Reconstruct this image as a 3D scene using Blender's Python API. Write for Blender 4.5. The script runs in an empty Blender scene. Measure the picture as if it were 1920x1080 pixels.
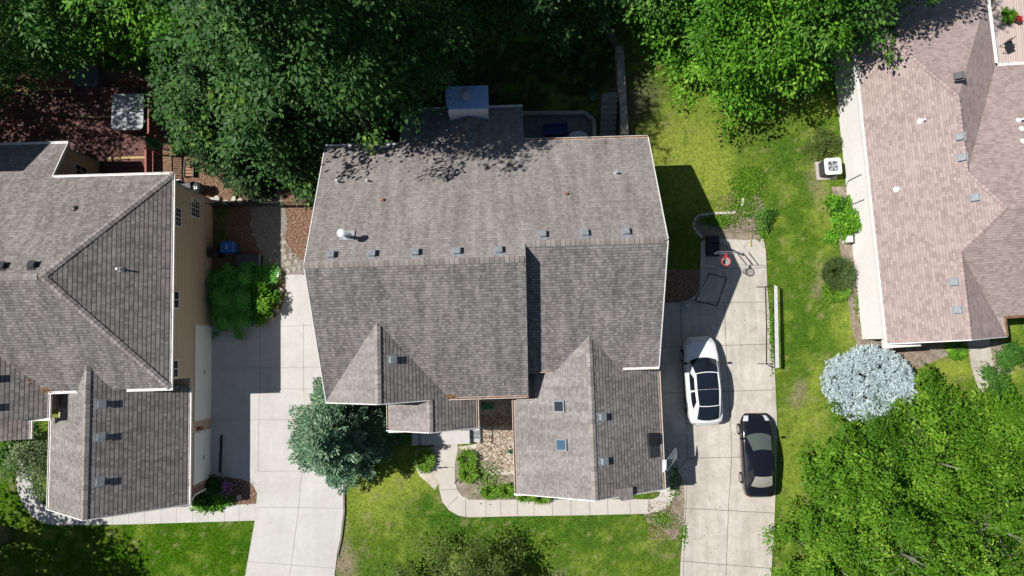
import bpy, math, random
import numpy as np
from mathutils import Vector, Matrix
random.seed(7); RNG = np.random.default_rng(11)
S = bpy.context.scene
COL = S.collection
# ---------------------------------------------------------------- camera, sky, sun, exposure
TILT = 0.087; FOC = 1280.0; CAMH = 40.0           # lens in photo pixels, camera 40 m up, tipped 5 degrees off vertical
cd = bpy.data.cameras.new('camera'); cam = bpy.data.objects.new('camera', cd); COL.objects.link(cam)
cam.location = (0, 0, CAMH); cam.rotation_euler = (TILT, 0, 0)
cd.sensor_width = 36; cd.lens = 36 * FOC / 1920; cd.clip_end = 2000
S.camera = cam
SUNV = Vector((-.78, .09, 1.0)).normalized()
sun_el = math.asin(SUNV.z); sun_az = math.atan2(SUNV.x, SUNV.y)
w = bpy.data.worlds.new('World'); S.world = w; w.use_nodes = True
nt = w.node_tree; bg = nt.nodes['Background']; sky = nt.nodes.new('ShaderNodeTexSky')
sky.sky_type = 'NISHITA'; sky.sun_disc = False; sky.sun_elevation = sun_el; sky.sun_rotation = sun_az
sky.air_density = 1.0; sky.dust_density = .6
nt.links.new(sky.outputs[0], bg.inputs[0]); bg.inputs[1].default_value = 0.05
sl = bpy.data.lights.new('sun', 'SUN'); sl.energy = 4.6; sl.angle = math.radians(.5); sl.color = (1, .96, .90)
so = bpy.data.objects.new('sun', sl); COL.objects.link(so)
so.rotation_euler = (-SUNV).to_track_quat('-Z', 'Y').to_euler(); so.location = (-30, 5, 60)
S.view_settings.view_transform = 'Standard'; S.view_settings.look = 'None'; S.view_settings.gamma = 1
S.view_settings.exposure = 0.33

# ---------------------------------------------------------------- helpers
def P(px, py, z=0.0):
    """photo pixel at height z -> world point"""
    a = (px - 960) / FOC; b = -(py - 540) / FOC
    s, c = math.sin(TILT), math.cos(TILT)
    dy = b * c + s; dz = b * s - c; t = (z - CAMH) / dz
    return Vector((a * t, dy * t, z))
def PA(poly, z=0.0): return [P(x, y, z) for x, y in poly]
def chaikin(pts, n=2, closed=True):
    for _ in range(n):
        q = []; m = len(pts)
        for i in range(m if closed else m - 1):
            a, b = pts[i], pts[(i + 1) % m]
            q += [a * .75 + b * .25, a * .25 + b * .75]
        pts = q if closed else [pts[0]] + q + [pts[-1]]
    return pts
def link(o, parent=None):
    COL.objects.link(o)
    if parent: o.parent = parent
    return o
def tag(o, label=None, cat=None, group=None, kind=None):
    if label: o['label'] = label
    if cat: o['category'] = cat
    if group: o['group'] = group
    if kind: o['kind'] = kind
    return o
def thing(name, loc=(0, 0, 0), rz=0, label=None, cat=None, group=None):
    o = bpy.data.objects.new(name, None); o.location = loc; o.rotation_euler = (0, 0, rz)
    o.empty_display_size = .2
    link(o); return tag(o, label, cat, group)
class MB:
    def __init__(s): s.v = []; s.f = []; s.m = []; s.uv = {}
    def add(s, vs, fs, m=0):
        n = len(s.v); s.v += [tuple(v) for v in vs]
        for f in fs: s.f.append([i + n for i in f]); s.m.append(m)
    def box(s, x0, y0, z0, x1, y1, z1, m=0, M=None):
        vs = [Vector(p) for p in ((x0,y0,z0),(x1,y0,z0),(x1,y1,z0),(x0,y1,z0),(x0,y0,z1),(x1,y0,z1),(x1,y1,z1),(x0,y1,z1))]
        if M: vs = [M @ v for v in vs]
        s.add(vs, [(3,2,1,0),(4,5,6,7),(0,1,5,4),(1,2,6,5),(2,3,7,6),(3,0,4,7)], m); return s
    def frust(s, x0, y0, x1, y1, z0, z1, ins, m=0, M=None):
        vs = [Vector(p) for p in ((x0,y0,z0),(x1,y0,z0),(x1,y1,z0),(x0,y1,z0),(x0+ins,y0+ins,z1),(x1-ins,y0+ins,z1),(x1-ins,y1-ins,z1),(x0+ins,y1-ins,z1))]
        if M: vs = [M @ v for v in vs]
        s.add(vs, [(3,2,1,0),(4,5,6,7),(0,1,5,4),(1,2,6,5),(2,3,7,6),(3,0,4,7)], m); return s
    def bar(s, a, b, wd, ht, m=0):
        a, b = Vector(a), Vector(b); d = (b - a); L = d.length
        if L < 1e-6: return s
        q = d.to_track_quat('Y', 'Z').to_matrix().to_4x4()
        return s.box(-wd/2, 0, -ht/2, wd/2, L, ht/2, m, Matrix.Translation(a) @ q)
    def tube(s, pts, rs, n=8, m=0, cap=True):
        pts = [Vector(p) for p in pts]
        if not hasattr(rs, '__len__'): rs = [rs] * len(pts)
        base = len(s.v); k = len(pts)
        for i, p in enumerate(pts):
            d = (pts[min(i+1, k-1)] - pts[max(i-1, 0)]).normalized()
            u = d.orthogonal().normalized() if abs(d.z) < .99 else Vector((1,0,0))
            if abs(d.z) < .99: u = d.cross(Vector((0,0,1))).normalized()
            v = d.cross(u)
            for j in range(n):
                a = 2*math.pi*j/n; s.v.append(tuple(p + (u*math.cos(a) + v*math.sin(a))*rs[i]))
        for i in range(k-1):
            for j in range(n):
                a = base+i*n+j; b = base+i*n+(j+1) % n
                s.f.append([a, b, b+n, a+n]); s.m.append(m)
        if cap:
            s.f.append([base+j for j in range(n)][::-1]); s.m.append(m)
            s.f.append([base+(k-1)*n+j for j in range(n)]); s.m.append(m)
        return s
    def prism(s, poly, z0, z1, m=0, mside=None):
        n = len(poly); vs = [(p[0], p[1], z0) for p in poly] + [(p[0], p[1], z1) for p in poly]
        b = len(s.v); s.v += vs
        s.f.append([b+n+i for i in range(n)]); s.m.append(m)
        s.f.append([b+i for i in range(n)][::-1]); s.m.append(m)
        for i in range(n):
            j = (i+1) % n; s.f.append([b+i, b+j, b+n+j, b+n+i]); s.m.append(m if mside is None else mside)
        return s
    def lathe(s, prof, c=(0,0,0), n=20, m=0):
        base = len(s.v); c = Vector(c)
        for r, z in prof:
            for j in range(n):
                a = 2*math.pi*j/n; s.v.append((c.x+r*math.cos(a), c.y+r*math.sin(a), c.z+z))
        for i in range(len(prof)-1):
            for j in range(n):
                a = base+i*n+j; b = base+i*n+(j+1) % n
                s.f.append([a, b, b+n, a+n]); s.m.append(m)
        s.f.append([base+(len(prof)-1)*n+j for j in range(n)]); s.m.append(m)
        return s
    def build(s, name, mats, parent=None, smooth=False, bevel=0):
        me = bpy.data.meshes.new(name); me.from_pydata(s.v, [], s.f)
        if not isinstance(mats, (list, tuple)): mats = [mats]
        for m in mats: me.materials.append(m)
        me.polygons.foreach_set('material_index', s.m)
        if smooth: me.polygons.foreach_set('use_smooth', [True]*len(me.polygons))
        me.update(); o = bpy.data.objects.new(name, me); link(o, parent)
        if bevel:
            b = o.modifiers.new('bevel', 'BEVEL'); b.width = bevel; b.segments = 2; b.limit_method = 'ANGLE'
        return o
def np_mesh(name, V, F, mat, parent=None, col=None, smooth=False):
    """V (n,3), F (m,k) int"""
    me = bpy.data.meshes.new(name); k = F.shape[1]
    me.vertices.add(len(V)); me.vertices.foreach_set('co', V.astype(np.float32).ravel())
    me.loops.add(F.size); me.loops.foreach_set('vertex_index', F.astype(np.int32).ravel())
    me.polygons.add(len(F)); me.polygons.foreach_set('loop_start', np.arange(0, F.size, k, dtype=np.int32))
    try: me.polygons.foreach_set('loop_total', np.full(len(F), k, dtype=np.int32))
    except Exception: pass
    me.update(calc_edges=True)
    if col is not None:
        a = me.color_attributes.new('Col', 'FLOAT_COLOR', 'POINT')
        c = np.ones((len(V), 4), np.float32); c[:, :3] = col; a.data.foreach_set('color', c.ravel())
    if smooth: me.polygons.foreach_set('use_smooth', [True]*len(F))
    me.materials.append(mat); me.validate()
    return link(bpy.data.objects.new(name, me), parent)
def hsh(i, j, s=0):
    n = (i.astype(np.int64)*374761393 + j.astype(np.int64)*668265263 + s*1442695041) & 0x7fffffff
    n = ((n ^ (n >> 13))*1274126177) & 0x7fffffff
    return ((n ^ (n >> 16)) & 0xffff)/65535.0
def vnoise(x, y, s=0):
    i = np.floor(x); j = np.floor(y); fx = x-i; fy = y-j; fx = fx*fx*(3-2*fx); fy = fy*fy*(3-2*fy)
    return (hsh(i,j,s)*(1-fx)+hsh(i+1,j,s)*fx)*(1-fy)+(hsh(i,j+1,s)*(1-fx)+hsh(i+1,j+1,s)*fx)*fy
def fbm(x, y, s=0, o=4):
    r = 0; a = .5; t = 0
    for k in range(o): r = r+a*vnoise(x*2**k, y*2**k, s+k); t += a; a *= .5
    return r/t
def inpoly(x, y, poly):
    c = np.zeros(x.shape, bool); n = len(poly)
    for i in range(n):
        x0, y0 = poly[i][0], poly[i][1]; x1, y1 = poly[i-1][0], poly[i-1][1]
        if y0 == y1: continue
        c ^= ((y0 > y) != (y1 > y)) & (x < (x1-x0)*(y-y0)/(y1-y0)+x0)
    return c

# ---------------------------------------------------------------- materials
def base(name, rough=.8, metal=0, spec=.3):
    m = bpy.data.materials.new(name); m.use_nodes = True; t = m.node_tree; b = t.nodes['Principled BSDF']
    b.inputs['Roughness'].default_value = rough; b.inputs['Metallic'].default_value = metal
    b.inputs['Specular IOR Level'].default_value = spec
    return m, t, b
def N(t, k, **kw):
    n = t.nodes.new(k)
    for a, v in kw.items(): setattr(n, a, v)
    return n
def ramp(t, fac, stops):
    r = N(t, 'ShaderNodeValToRGB'); e = r.color_ramp.elements
    while len(e) < len(stops): e.new(.5)
    for i, (p, c) in enumerate(stops): e[i].position = p; e[i].color = (*c, 1)
    t.links.new(fac, r.inputs[0]); return r.outputs[0]
def noise(t, vec, scale, detail=4, rough=.55, dist=0):
    n = N(t, 'ShaderNodeTexNoise'); n.inputs['Scale'].default_value = scale; n.inputs['Detail'].default_value = detail
    n.inputs['Roughness'].default_value = rough; n.inputs['Distortion'].default_value = dist
    if vec is not None: t.links.new(vec, n.inputs['Vector'])
    return n.outputs['Fac']
def mixc(t, fac, a, b, mode='MIX'):
    n = N(t, 'ShaderNodeMix', data_type='RGBA', blend_type=mode)
    for i, v in ((0, fac), (6, a), (7, b)):
        if isinstance(v, (int, float)): n.inputs[i].default_value = v
        elif isinstance(v, tuple): n.inputs[i].default_value = (*v, 1)
        else: t.links.new(v, n.inputs[i])
    return n.outputs[2]
def mth(t, op, a, b=0):
    n = N(t, 'ShaderNodeMath', operation=op)
    for i, v in ((0, a), (1, b)):
        if isinstance(v, (int, float)): n.inputs[i].default_value = v
        else: t.links.new(v, n.inputs[i])
    return n.outputs[0]
def bump(t, b, h, dist=.02, strength=1):
    n = N(t, 'ShaderNodeBump'); n.inputs['Distance'].default_value = dist; n.inputs['Strength'].default_value = strength
    t.links.new(h, n.inputs['Height']); t.links.new(n.outputs[0], b.inputs['Normal'])
def coords(t, which='Object'): return N(t, 'ShaderNodeTexCoord').outputs[which]
def mottled(name, c0, c1, scale=3, fine=40, rough=.85, bd=.01, spec=.3, c2=None, metal=0, lo=.35, hi=.65):
    m, t, b = base(name, rough, metal, spec); co = coords(t)
    n1 = noise(t, co, scale, 5, .6); n2 = noise(t, co, fine, 3, .6)
    f = mth(t, 'ADD', mth(t, 'MULTIPLY', n1, .6), mth(t, 'MULTIPLY', n2, .4))
    st = [(lo, c0), (hi, c1)] if c2 is None else [(lo, c0), ((lo+hi)/2, c1), (hi, c2)]
    t.links.new(ramp(t, f, st), b.inputs['Base Color'])
    if bd: bump(t, b, n2, bd)
    return m
def plain(name, c, rough=.6, metal=0, spec=.4, var=.12, scale=6):
    return mottled(name, tuple(x*(1-var) for x in c), tuple(min(1, x*(1+var)) for x in c), scale, 30, rough, 0, spec, metal=metal)
def shingle(name, lo, mid, hi, streak=.25, row=.143, wid=.17, bias=0.0, line=.62, bk=.30):
    m, t, b = base(name, .93, 0, .15)
    uv = N(t, 'ShaderNodeUVMap').outputs[0]; co = coords(t)
    br = N(t, 'ShaderNodeTexBrick'); t.links.new(uv, br.inputs['Vector'])
    br.inputs['Color1'].default_value = (0, 0, 0, 1); br.inputs['Color2'].default_value = (1, 1, 1, 1)
    br.inputs['Mortar'].default_value = (0, 0, 0, 1)
    br.inputs['Scale'].default_value = 1; br.inputs['Mortar Size'].default_value = 0.0
    br.inputs['Brick Width'].default_value = wid; br.inputs['Row Height'].default_value = row
    br.offset = .41; br.squash = .7; br.squash_frequency = 3
    sep = N(t, 'ShaderNodeSeparateXYZ'); t.links.new(uv, sep.inputs[0])
    v = mth(t, 'FRACT', mth(t, 'DIVIDE', sep.outputs[1], row))
    grain = noise(t, co, 55, 2, .7); big = noise(t, co, .55, 5, .6)
    mpp = N(t, 'ShaderNodeMapping'); mpp.inputs['Scale'].default_value = (2.2, .22, 1); t.links.new(uv, mpp.inputs['Vector'])
    stk = noise(t, mpp.outputs[0], 1.0, 5, .62)
    f = mth(t, 'ADD', mth(t, 'MULTIPLY', br.outputs['Color'], bk), mth(t, 'MULTIPLY', grain, .70-bk))
    f = mth(t, 'ADD', f, mth(t, 'MULTIPLY', big, .30+bias))
    col = ramp(t, f, [(.22, lo), (.45, mid), (.75, hi)])
    sm = ramp(t, stk, [(.35, (1-streak,)*3), (.62, (1, 1, 1))])
    col = mixc(t, 1.0, col, sm, 'MULTIPLY')
    # shadow line under each course's butt edge, painted into the shingle colour
    edge = ramp(t, v, [(0.0, (line,)*3), (.12, (line*1.05,)*3), (.26, (1, 1, 1))])
    col = mixc(t, 1.0, col, edge, 'MULTIPLY')
    t.links.new(col, b.inputs['Base Color'])
    h = mth(t, 'ADD', mth(t, 'MULTIPLY', mth(t, 'SUBTRACT', 1.0, v), .7), mth(t, 'MULTIPLY', br.outputs['Color'], .35))
    h = mth(t, 'ADD', h, mth(t, 'MULTIPLY', grain, .3))
    bump(t, b, h, .022, 1.0)
    return m
def leafmat(name, dark, light, tip=None, trans=.25, rough=.5):
    m, t, b = base(name, rough, 0, .14)
    g = N(t, 'ShaderNodeNewGeometry'); ri = g.outputs['Random Per Island']
    at = N(t, 'ShaderNodeAttribute', attribute_name='Col')
    f = mth(t, 'ADD', mth(t, 'MULTIPLY', ri, .45), mth(t, 'MULTIPLY', at.outputs['Fac'], .55))
    st = [(.15, dark), (.7, light)] + ([(.95, tip)] if tip else [])
    c = ramp(t, f, st)
    t.links.new(c, b.inputs['Base Color'])
    tr = N(t, 'ShaderNodeBsdfTranslucent'); t.links.new(mixc(t, 1.0, c, (1.0, 1.25, .45), 'MULTIPLY'), tr.inputs[0])
    mx = N(t, 'ShaderNodeMixShader'); mx.inputs[0].default_value = trans*.65
    t.links.new(b.outputs[0], mx.inputs[1]); t.links.new(tr.outputs[0], mx.inputs[2])
    t.links.new(mx.outputs[0], t.nodes['Material Output'].inputs[0])
    return m
def concrete(name, c0, c1, c2, stain=.5):
    m, t, b = base(name, .9, 0, .2); co = coords(t)
    n1 = noise(t, co, .45, 6, .65, .6); n2 = noise(t, co, 3.5, 5, .7); n3 = noise(t, co, 60, 2, .6)
    f = mth(t, 'ADD', mth(t, 'MULTIPLY', n1, .55), mth(t, 'ADD', mth(t, 'MULTIPLY', n2, .3), mth(t, 'MULTIPLY', n3, .15)))
    c = ramp(t, f, [(.34, c0), (.5, c1), (.64, c2)])
    spots = ramp(t, noise(t, co, 1.7, 3, .5), [(.62, (1, 1, 1)), (.74, (1-stain*.35,)*3)])
    c = mixc(t, 1.0, c, spots, 'MULTIPLY')
    mp = N(t, 'ShaderNodeMapping'); mp.inputs['Scale'].default_value = (1.1, .10, 1); t.links.new(co, mp.inputs['Vector'])
    trk = ramp(t, noise(t, mp.outputs[0], 1.0, 6, .7), [(.38, (1-stain*.28,)*3), (.55, (1, 1, 1))]); c = mixc(t, 1.0, c, trk, 'MULTIPLY')
    t.links.new(c, b.inputs['Base Color']); bump(t, b, n3, .004)
    return m
def brickmat(name, c1, c2, mort, uvc='Object', scale=1):
    m, t, b = base(name, .85, 0, .2); co = coords(t)
    # wall coordinates: run along the wall, height
    sep = N(t, 'ShaderNodeSeparateXYZ'); t.links.new(co, sep.inputs[0])
    cmb = N(t, 'ShaderNodeCombineXYZ')
    t.links.new(mth(t, 'ADD', sep.outputs[0], sep.outputs[1]), cmb.inputs[0]); t.links.new(sep.outputs[2], cmb.inputs[1])
    br = N(t, 'ShaderNodeTexBrick'); t.links.new(cmb.outputs[0], br.inputs['Vector'])
    for k, c in (('Color1', c1), ('Color2', c2), ('Mortar', mort)): br.inputs[k].default_value = (*c, 1)
    br.inputs['Scale'].default_value = 1; br.inputs['Mortar Size'].default_value = .012
    br.inputs['Brick Width'].default_value = .22; br.inputs['Row Height'].default_value = .08
    t.links.new(mixc(t, .35, br.outputs['Color'], ramp(t, noise(t, co, 2.5, 5), [(.3, c1), (.7, c2)])), b.inputs['Base Color'])
    bump(t, b, br.outputs['Fac'], .006, -1); return m
def planks(name, c0, c1, axis=1, wd=.14):
    m, t, b = base(name, .75, 0, .25); co = coords(t); sep = N(t, 'ShaderNodeSeparateXYZ'); t.links.new(co, sep.inputs[0])
    q = mth(t, 'DIVIDE', sep.outputs[axis], wd); fr = mth(t, 'FRACT', q); fl = mth(t, 'FLOOR', q)
    wn = N(t, 'ShaderNodeTexWhiteNoise', noise_dimensions='1D'); t.links.new(fl, wn.inputs['W'])
    f = mth(t, 'ADD', mth(t, 'MULTIPLY', wn.outputs[0], .5), mth(t, 'MULTIPLY', noise(t, co, 5, 5, .7), .5))
    c = ramp(t, f, [(.25, c0), (.75, c1)])
    gap = ramp(t, fr, [(0, (.15,)*3), (.07, (.15,)*3), (.10, (1, 1, 1))])
    t.links.new(mixc(t, 1.0, c, gap, 'MULTIPLY'), b.inputs['Base Color']); return m
def carpaint(name, c, rough=.25, coat=.8, metal=0):
    m = plain(name, c, rough, metal, .5, .03); b = m.node_tree.nodes['Principled BSDF']
    b.inputs['Coat Weight'].default_value = coat; b.inputs['Coat Roughness'].default_value = .06; return m
def glassy(name, c, rough=.06):
    m = plain(name, c, rough, 0, .6, .15, 2); return m

M = {}
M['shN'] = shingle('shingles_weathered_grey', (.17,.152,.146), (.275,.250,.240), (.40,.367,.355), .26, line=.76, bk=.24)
M['shS'] = shingle('shingles_dark_streaked', (.118,.110,.107), (.205,.192,.188), (.33,.31,.302), .34, line=.60)  # darker base tone with stronger streaks, mainly for the south slopes
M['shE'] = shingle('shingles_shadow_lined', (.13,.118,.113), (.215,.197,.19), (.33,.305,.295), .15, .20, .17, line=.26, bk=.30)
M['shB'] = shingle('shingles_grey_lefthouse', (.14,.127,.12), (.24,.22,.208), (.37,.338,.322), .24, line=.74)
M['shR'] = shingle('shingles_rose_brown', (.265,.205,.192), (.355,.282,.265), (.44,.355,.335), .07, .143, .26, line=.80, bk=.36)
def capmat(name, lo, hi):
    m, t, b = base(name, .93, 0, .15); g = N(t, 'ShaderNodeNewGeometry'); co = coords(t)
    f = mth(t, 'ADD', mth(t, 'MULTIPLY', g.outputs['Random Per Island'], .6), mth(t, 'MULTIPLY', noise(t, co, 40, 3), .4))
    t.links.new(ramp(t, f, [(.2, lo), (.75, hi)]), b.inputs['Base Color']); return m
M['cap'] = capmat('shingle_ridge_cap', (.20,.18,.17), (.315,.288,.273))
M['capR'] = capmat('rose_ridge_cap', (.30,.235,.22), (.40,.32,.30))
M['white'] = plain('white_trim', (.72,.70,.68), .5)
M['whitedirty'] = mottled('stained_gutter', (.28,.17,.11), (.72,.69,.66), 2.2, 14, .6, 0, .3, (.80,.78,.76), lo=.30, hi=.62)
M['debris'] = mottled('gutter_debris', (.10,.045,.02), (.34,.19,.10), 8, 50, .9, .02)
M['sidingtan'] = planks('tan_lap_siding', (.56,.44,.335), (.60,.475,.36), 2, .2)
M['sidinggrey'] = planks('greige_siding', (.36,.33,.29), (.40,.36,.32), 2, .2)
M['sidingbrown'] = plain('brown_siding', (.16,.12,.10), .8)
M['brickred'] = brickmat('red_brick', (.24,.10,.075), (.16,.07,.055), (.33,.28,.25))
M['brickwhite'] = brickmat('white_painted_brick', (.86,.84,.83), (.78,.75,.74), (.62,.59,.58))
M['brickpink'] = brickmat('pinkish_brick', (.30,.20,.19), (.22,.14,.135), (.34,.28,.27))
M['doorwhite'] = plain('white_garage_door', (.82,.82,.81), .5, 0, .4, .03)
M['glass'] = glassy('window_glass', (.03,.035,.045))
M['glassblue'] = glassy('skylight_glass', (.06,.12,.18), .1)
M['concL'] = concrete('clean_light_concrete', (.455,.44,.42), (.525,.51,.49), (.58,.565,.545), .2)
M['concR'] = concrete('old_warm_concrete', (.36,.325,.28), (.49,.45,.40), (.60,.56,.51), .5)
M['concW'] = concrete('pinkish_walk_concrete', (.46,.42,.38), (.52,.48,.44), (.57,.53,.49), .2)
M['joint'] = mottled('joint_dirt', (.12,.11,.095), (.24,.22,.19), 6, 30)
M['jointL'] = mottled('joint_light', (.30,.29,.275), (.40,.385,.37), 6, 30)
M['mulch'] = mottled('brown_mulch', (.11,.055,.035), (.27,.16,.11), 9, 60, .95, .05, .1, (.46,.31,.23))
M['straw'] = mottled('dry_straw_mulch', (.40,.34,.27), (.62,.55,.46), 2.6, 60, .95, .05, .1, (.78,.72,.63), lo=.32, hi=.62)
M['soil'] = mottled('grey_bare_soil', (.16,.125,.09), (.30,.25,.20), 3, 40, .95, .04, .1, (.42,.37,.31))
M['gravel'] = mottled('grey_gravel', (.14,.12,.10), (.33,.30,.265), 14, 60, .95, .05, .1, (.52,.48,.44))
M['stone'] = mottled('flagstone', (.26,.235,.20), (.48,.44,.39), 2.5, 25, .85, .02)
M['stoneblock'] = mottled('limestone_block', (.40,.37,.32), (.62,.59,.54), 4, 25, .85, .02)
M['oldtimber'] = mottled('weathered_timber', (.13,.11,.10), (.26,.23,.21), 3, 20, .9, .02)
M['deck'] = planks('red_brown_deck', (.115,.050,.044), (.175,.085,.075), 1, .14)
M['deckrail'] = plain('red_brown_rail', (.30,.095,.075), .6)
M['yellowboard'] = plain('yellowish_stair_edge', (.44,.32,.13), .7)
M['greystep'] = mottled('grey_stone_step', (.13,.13,.12), (.26,.26,.24), 4, 20)
M['black'] = plain('black_metal', (.015,.015,.017), .4)
M['blackplastic'] = plain('black_plastic', (.022,.022,.025), .5)
M['darkgrey'] = plain('dark_grey_plastic', (.05,.052,.058), .5)
M['galv'] = plain('galvanised_metal', (.50,.53,.56), .45, .35)
M['galvdull'] = mottled('dull_grey_vent', (.17,.185,.20), (.31,.335,.36), 6, 30, .6, 0)
M['bluecap'] = mottled('blue_grey_metal_cap', (.20,.36,.56), (.27,.45,.66), 1.5, 14, .45, 0, .5)
M['copper'] = plain('rusty_terracotta', (.27,.10,.06), .7)
M['bluebin'] = plain('blue_bin_plastic', (.01,.13,.42), .4)
M['green'] = plain('green_plastic', (.02,.16,.09), .5)
M['bluefab'] = plain('navy_cushion', (.04,.07,.20), .8)
M['tubcover'] = mottled('grey_vinyl_cover', (.34,.35,.37), (.46,.47,.49), 2, 12, .55, 0)
M['red'] = plain('red_paint', (.55,.035,.03), .4)
M['net'] = plain('white_net_cord', (.75,.75,.73), .8)
M['whitepl'] = plain('white_plastic', (.78,.78,.77), .4)
M['trunk'] = mottled('grey_brown_bark', (.07,.055,.045), (.19,.165,.145), 5, 25, .95, .04)
M['pale'] = mottled('pale_bark', (.16,.14,.12), (.34,.31,.28), 5, 25, .95, .03)
M['patio'] = planks('pinkish_patio_boards', (.50,.40,.37), (.56,.46,.42), 0, .14)
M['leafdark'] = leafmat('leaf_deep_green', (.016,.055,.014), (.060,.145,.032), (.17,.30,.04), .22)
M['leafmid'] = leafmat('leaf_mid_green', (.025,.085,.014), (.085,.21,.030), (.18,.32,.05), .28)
M['leaflite'] = leafmat('leaf_bright_green', (.035,.125,.010), (.14,.34,.022), (.28,.47,.05), .3)
M['leaflocust'] = leafmat('leaf_yellow_green', (.034,.105,.006), (.125,.275,.018), (.28,.42,.045), .3)
M['leafolive'] = leafmat('leaf_olive', (.045,.08,.014), (.13,.19,.04), (.25,.29,.09), .28)
M['leafgrey'] = leafmat('leaf_grey_green', (.06,.11,.04), (.16,.22,.10), (.32,.36,.22), .25)
M['spruce'] = leafmat('blue_green_needles', (.04,.105,.058), (.15,.265,.155), (.37,.48,.31), .10)
M['sprucedark'] = leafmat('dark_green_needles', (.014,.042,.018), (.045,.10,.035), (.12,.19,.05), .1)
M['silver'] = leafmat('silver_blue_needles', (.26,.34,.35), (.50,.59,.61), (.68,.75,.78), .0)
M['evergreen'] = leafmat('clipped_evergreen', (.09,.30,.055), (.17,.48,.09), (.26,.58,.10), .25)
M['blade'] = leafmat('strappy_leaf', (.06,.15,.012), (.17,.33,.03), (.32,.44,.07), .3)
M['rushes'] = leafmat('dark_grass_leaf', (.035,.075,.02), (.10,.15,.045), (.2,.24,.09), .25)
M['pink'] = leafmat('pink_petals', (.30,.08,.25), (.55,.20,.45), (.7,.4,.6), .2)
M['carwhite'] = carpaint('white_car_paint', (.80,.80,.80))
M['carblack'] = carpaint('black_car_paint', (.007,.007,.012), .2)
M['carglass'] = glassy('car_glass', (.010,.014,.024), .03)
M['carglassclear'] = glassy('car_glass_pale', (.085,.105,.095), .05)
M['tyre'] = plain('tyre_rubber', (.02,.02,.02), .85)
M['alloy'] = plain('alloy_rim', (.45,.45,.46), .3, .7)
M['headlamp'] = plain('headlight_lens', (.60,.62,.66), .1, 0, .8)
M['amber'] = plain('amber_lens', (.50,.14,.04), .2)
M['rearlamp'] = plain('rear_light_lens', (.45,.01,.02), .15)
M['beigeint'] = plain('beige_shelf', (.30,.29,.25), .3)
def attr_mat(name, rough=.95):
    m, t, b = base(name, rough, 0, .1); at = N(t, 'ShaderNodeAttribute', attribute_name='Col'); co = coords(t)
    n = noise(t, co, 11, 5, .8); n2 = noise(t, co, 4, 3, .6)
    k = ramp(t, mth(t, 'ADD', mth(t, 'MULTIPLY', n, .7), mth(t, 'MULTIPLY', n2, .3)), [(.32, (.30,)*3), (.68, (1.6,)*3)])
    t.links.new(mixc(t, 1.0, at.outputs['Color'], k, 'MULTIPLY'), b.inputs['Base Color'])
    bump(t, b, n, .05); return m
M['ground'] = attr_mat('turf_ground')
def bladeattr():
    m, t, b = base('grass_blade', .6, 0, .25); at = N(t, 'ShaderNodeAttribute', attribute_name='Col')
    t.links.new(at.outputs['Color'], b.inputs['Base Color'])
    tr = N(t, 'ShaderNodeBsdfTranslucent'); t.links.new(at.outputs['Color'], tr.inputs[0])
    mx = N(t, 'ShaderNodeMixShader'); mx.inputs[0].default_value = .25
    t.links.new(b.outputs[0], mx.inputs[1]); t.links.new(tr.outputs[0], mx.inputs[2])
    t.links.new(mx.outputs[0], t.nodes['Material Output'].inputs[0]); return m
M['grassblade'] = bladeattr()
def clearmat():
    m, t, b = base('clear_acrylic', .1, 0, .5); b.inputs['Base Color'].default_value = (.7,.75,.78,1); b.inputs['Alpha'].default_value = .22; return m
M['backb'] = clearmat()
M['wood'] = plain('reddish_wood', (.34,.19,.13), .8)

# ---------------------------------------------------------------- ground sheet, colour of the turf by place
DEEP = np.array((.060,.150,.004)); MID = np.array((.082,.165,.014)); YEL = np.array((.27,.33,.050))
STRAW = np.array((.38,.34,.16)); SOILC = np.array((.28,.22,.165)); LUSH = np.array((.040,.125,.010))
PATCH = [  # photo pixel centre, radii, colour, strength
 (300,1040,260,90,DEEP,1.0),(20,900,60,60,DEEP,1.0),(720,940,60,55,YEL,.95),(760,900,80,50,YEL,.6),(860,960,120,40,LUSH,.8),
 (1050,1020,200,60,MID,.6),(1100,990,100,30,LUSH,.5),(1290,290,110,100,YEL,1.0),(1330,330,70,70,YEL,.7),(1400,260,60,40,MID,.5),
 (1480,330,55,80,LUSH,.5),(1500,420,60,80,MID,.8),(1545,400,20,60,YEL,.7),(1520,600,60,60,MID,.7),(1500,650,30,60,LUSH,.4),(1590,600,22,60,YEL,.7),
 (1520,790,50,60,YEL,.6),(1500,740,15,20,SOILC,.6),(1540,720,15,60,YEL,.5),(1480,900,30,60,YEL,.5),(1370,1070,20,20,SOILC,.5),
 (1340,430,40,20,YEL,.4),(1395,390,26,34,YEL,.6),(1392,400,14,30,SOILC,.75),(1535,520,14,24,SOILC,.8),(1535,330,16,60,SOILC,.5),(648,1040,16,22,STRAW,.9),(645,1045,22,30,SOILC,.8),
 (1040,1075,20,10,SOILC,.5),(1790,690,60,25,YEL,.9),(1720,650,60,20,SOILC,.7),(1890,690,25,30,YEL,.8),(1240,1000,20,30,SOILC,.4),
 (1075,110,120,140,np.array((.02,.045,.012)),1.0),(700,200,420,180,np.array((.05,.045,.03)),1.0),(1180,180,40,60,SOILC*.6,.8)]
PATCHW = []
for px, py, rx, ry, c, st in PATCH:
    q = P(px, py); PATCHW.append((q.x, q.y, rx/32., ry/32., c, st))
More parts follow.
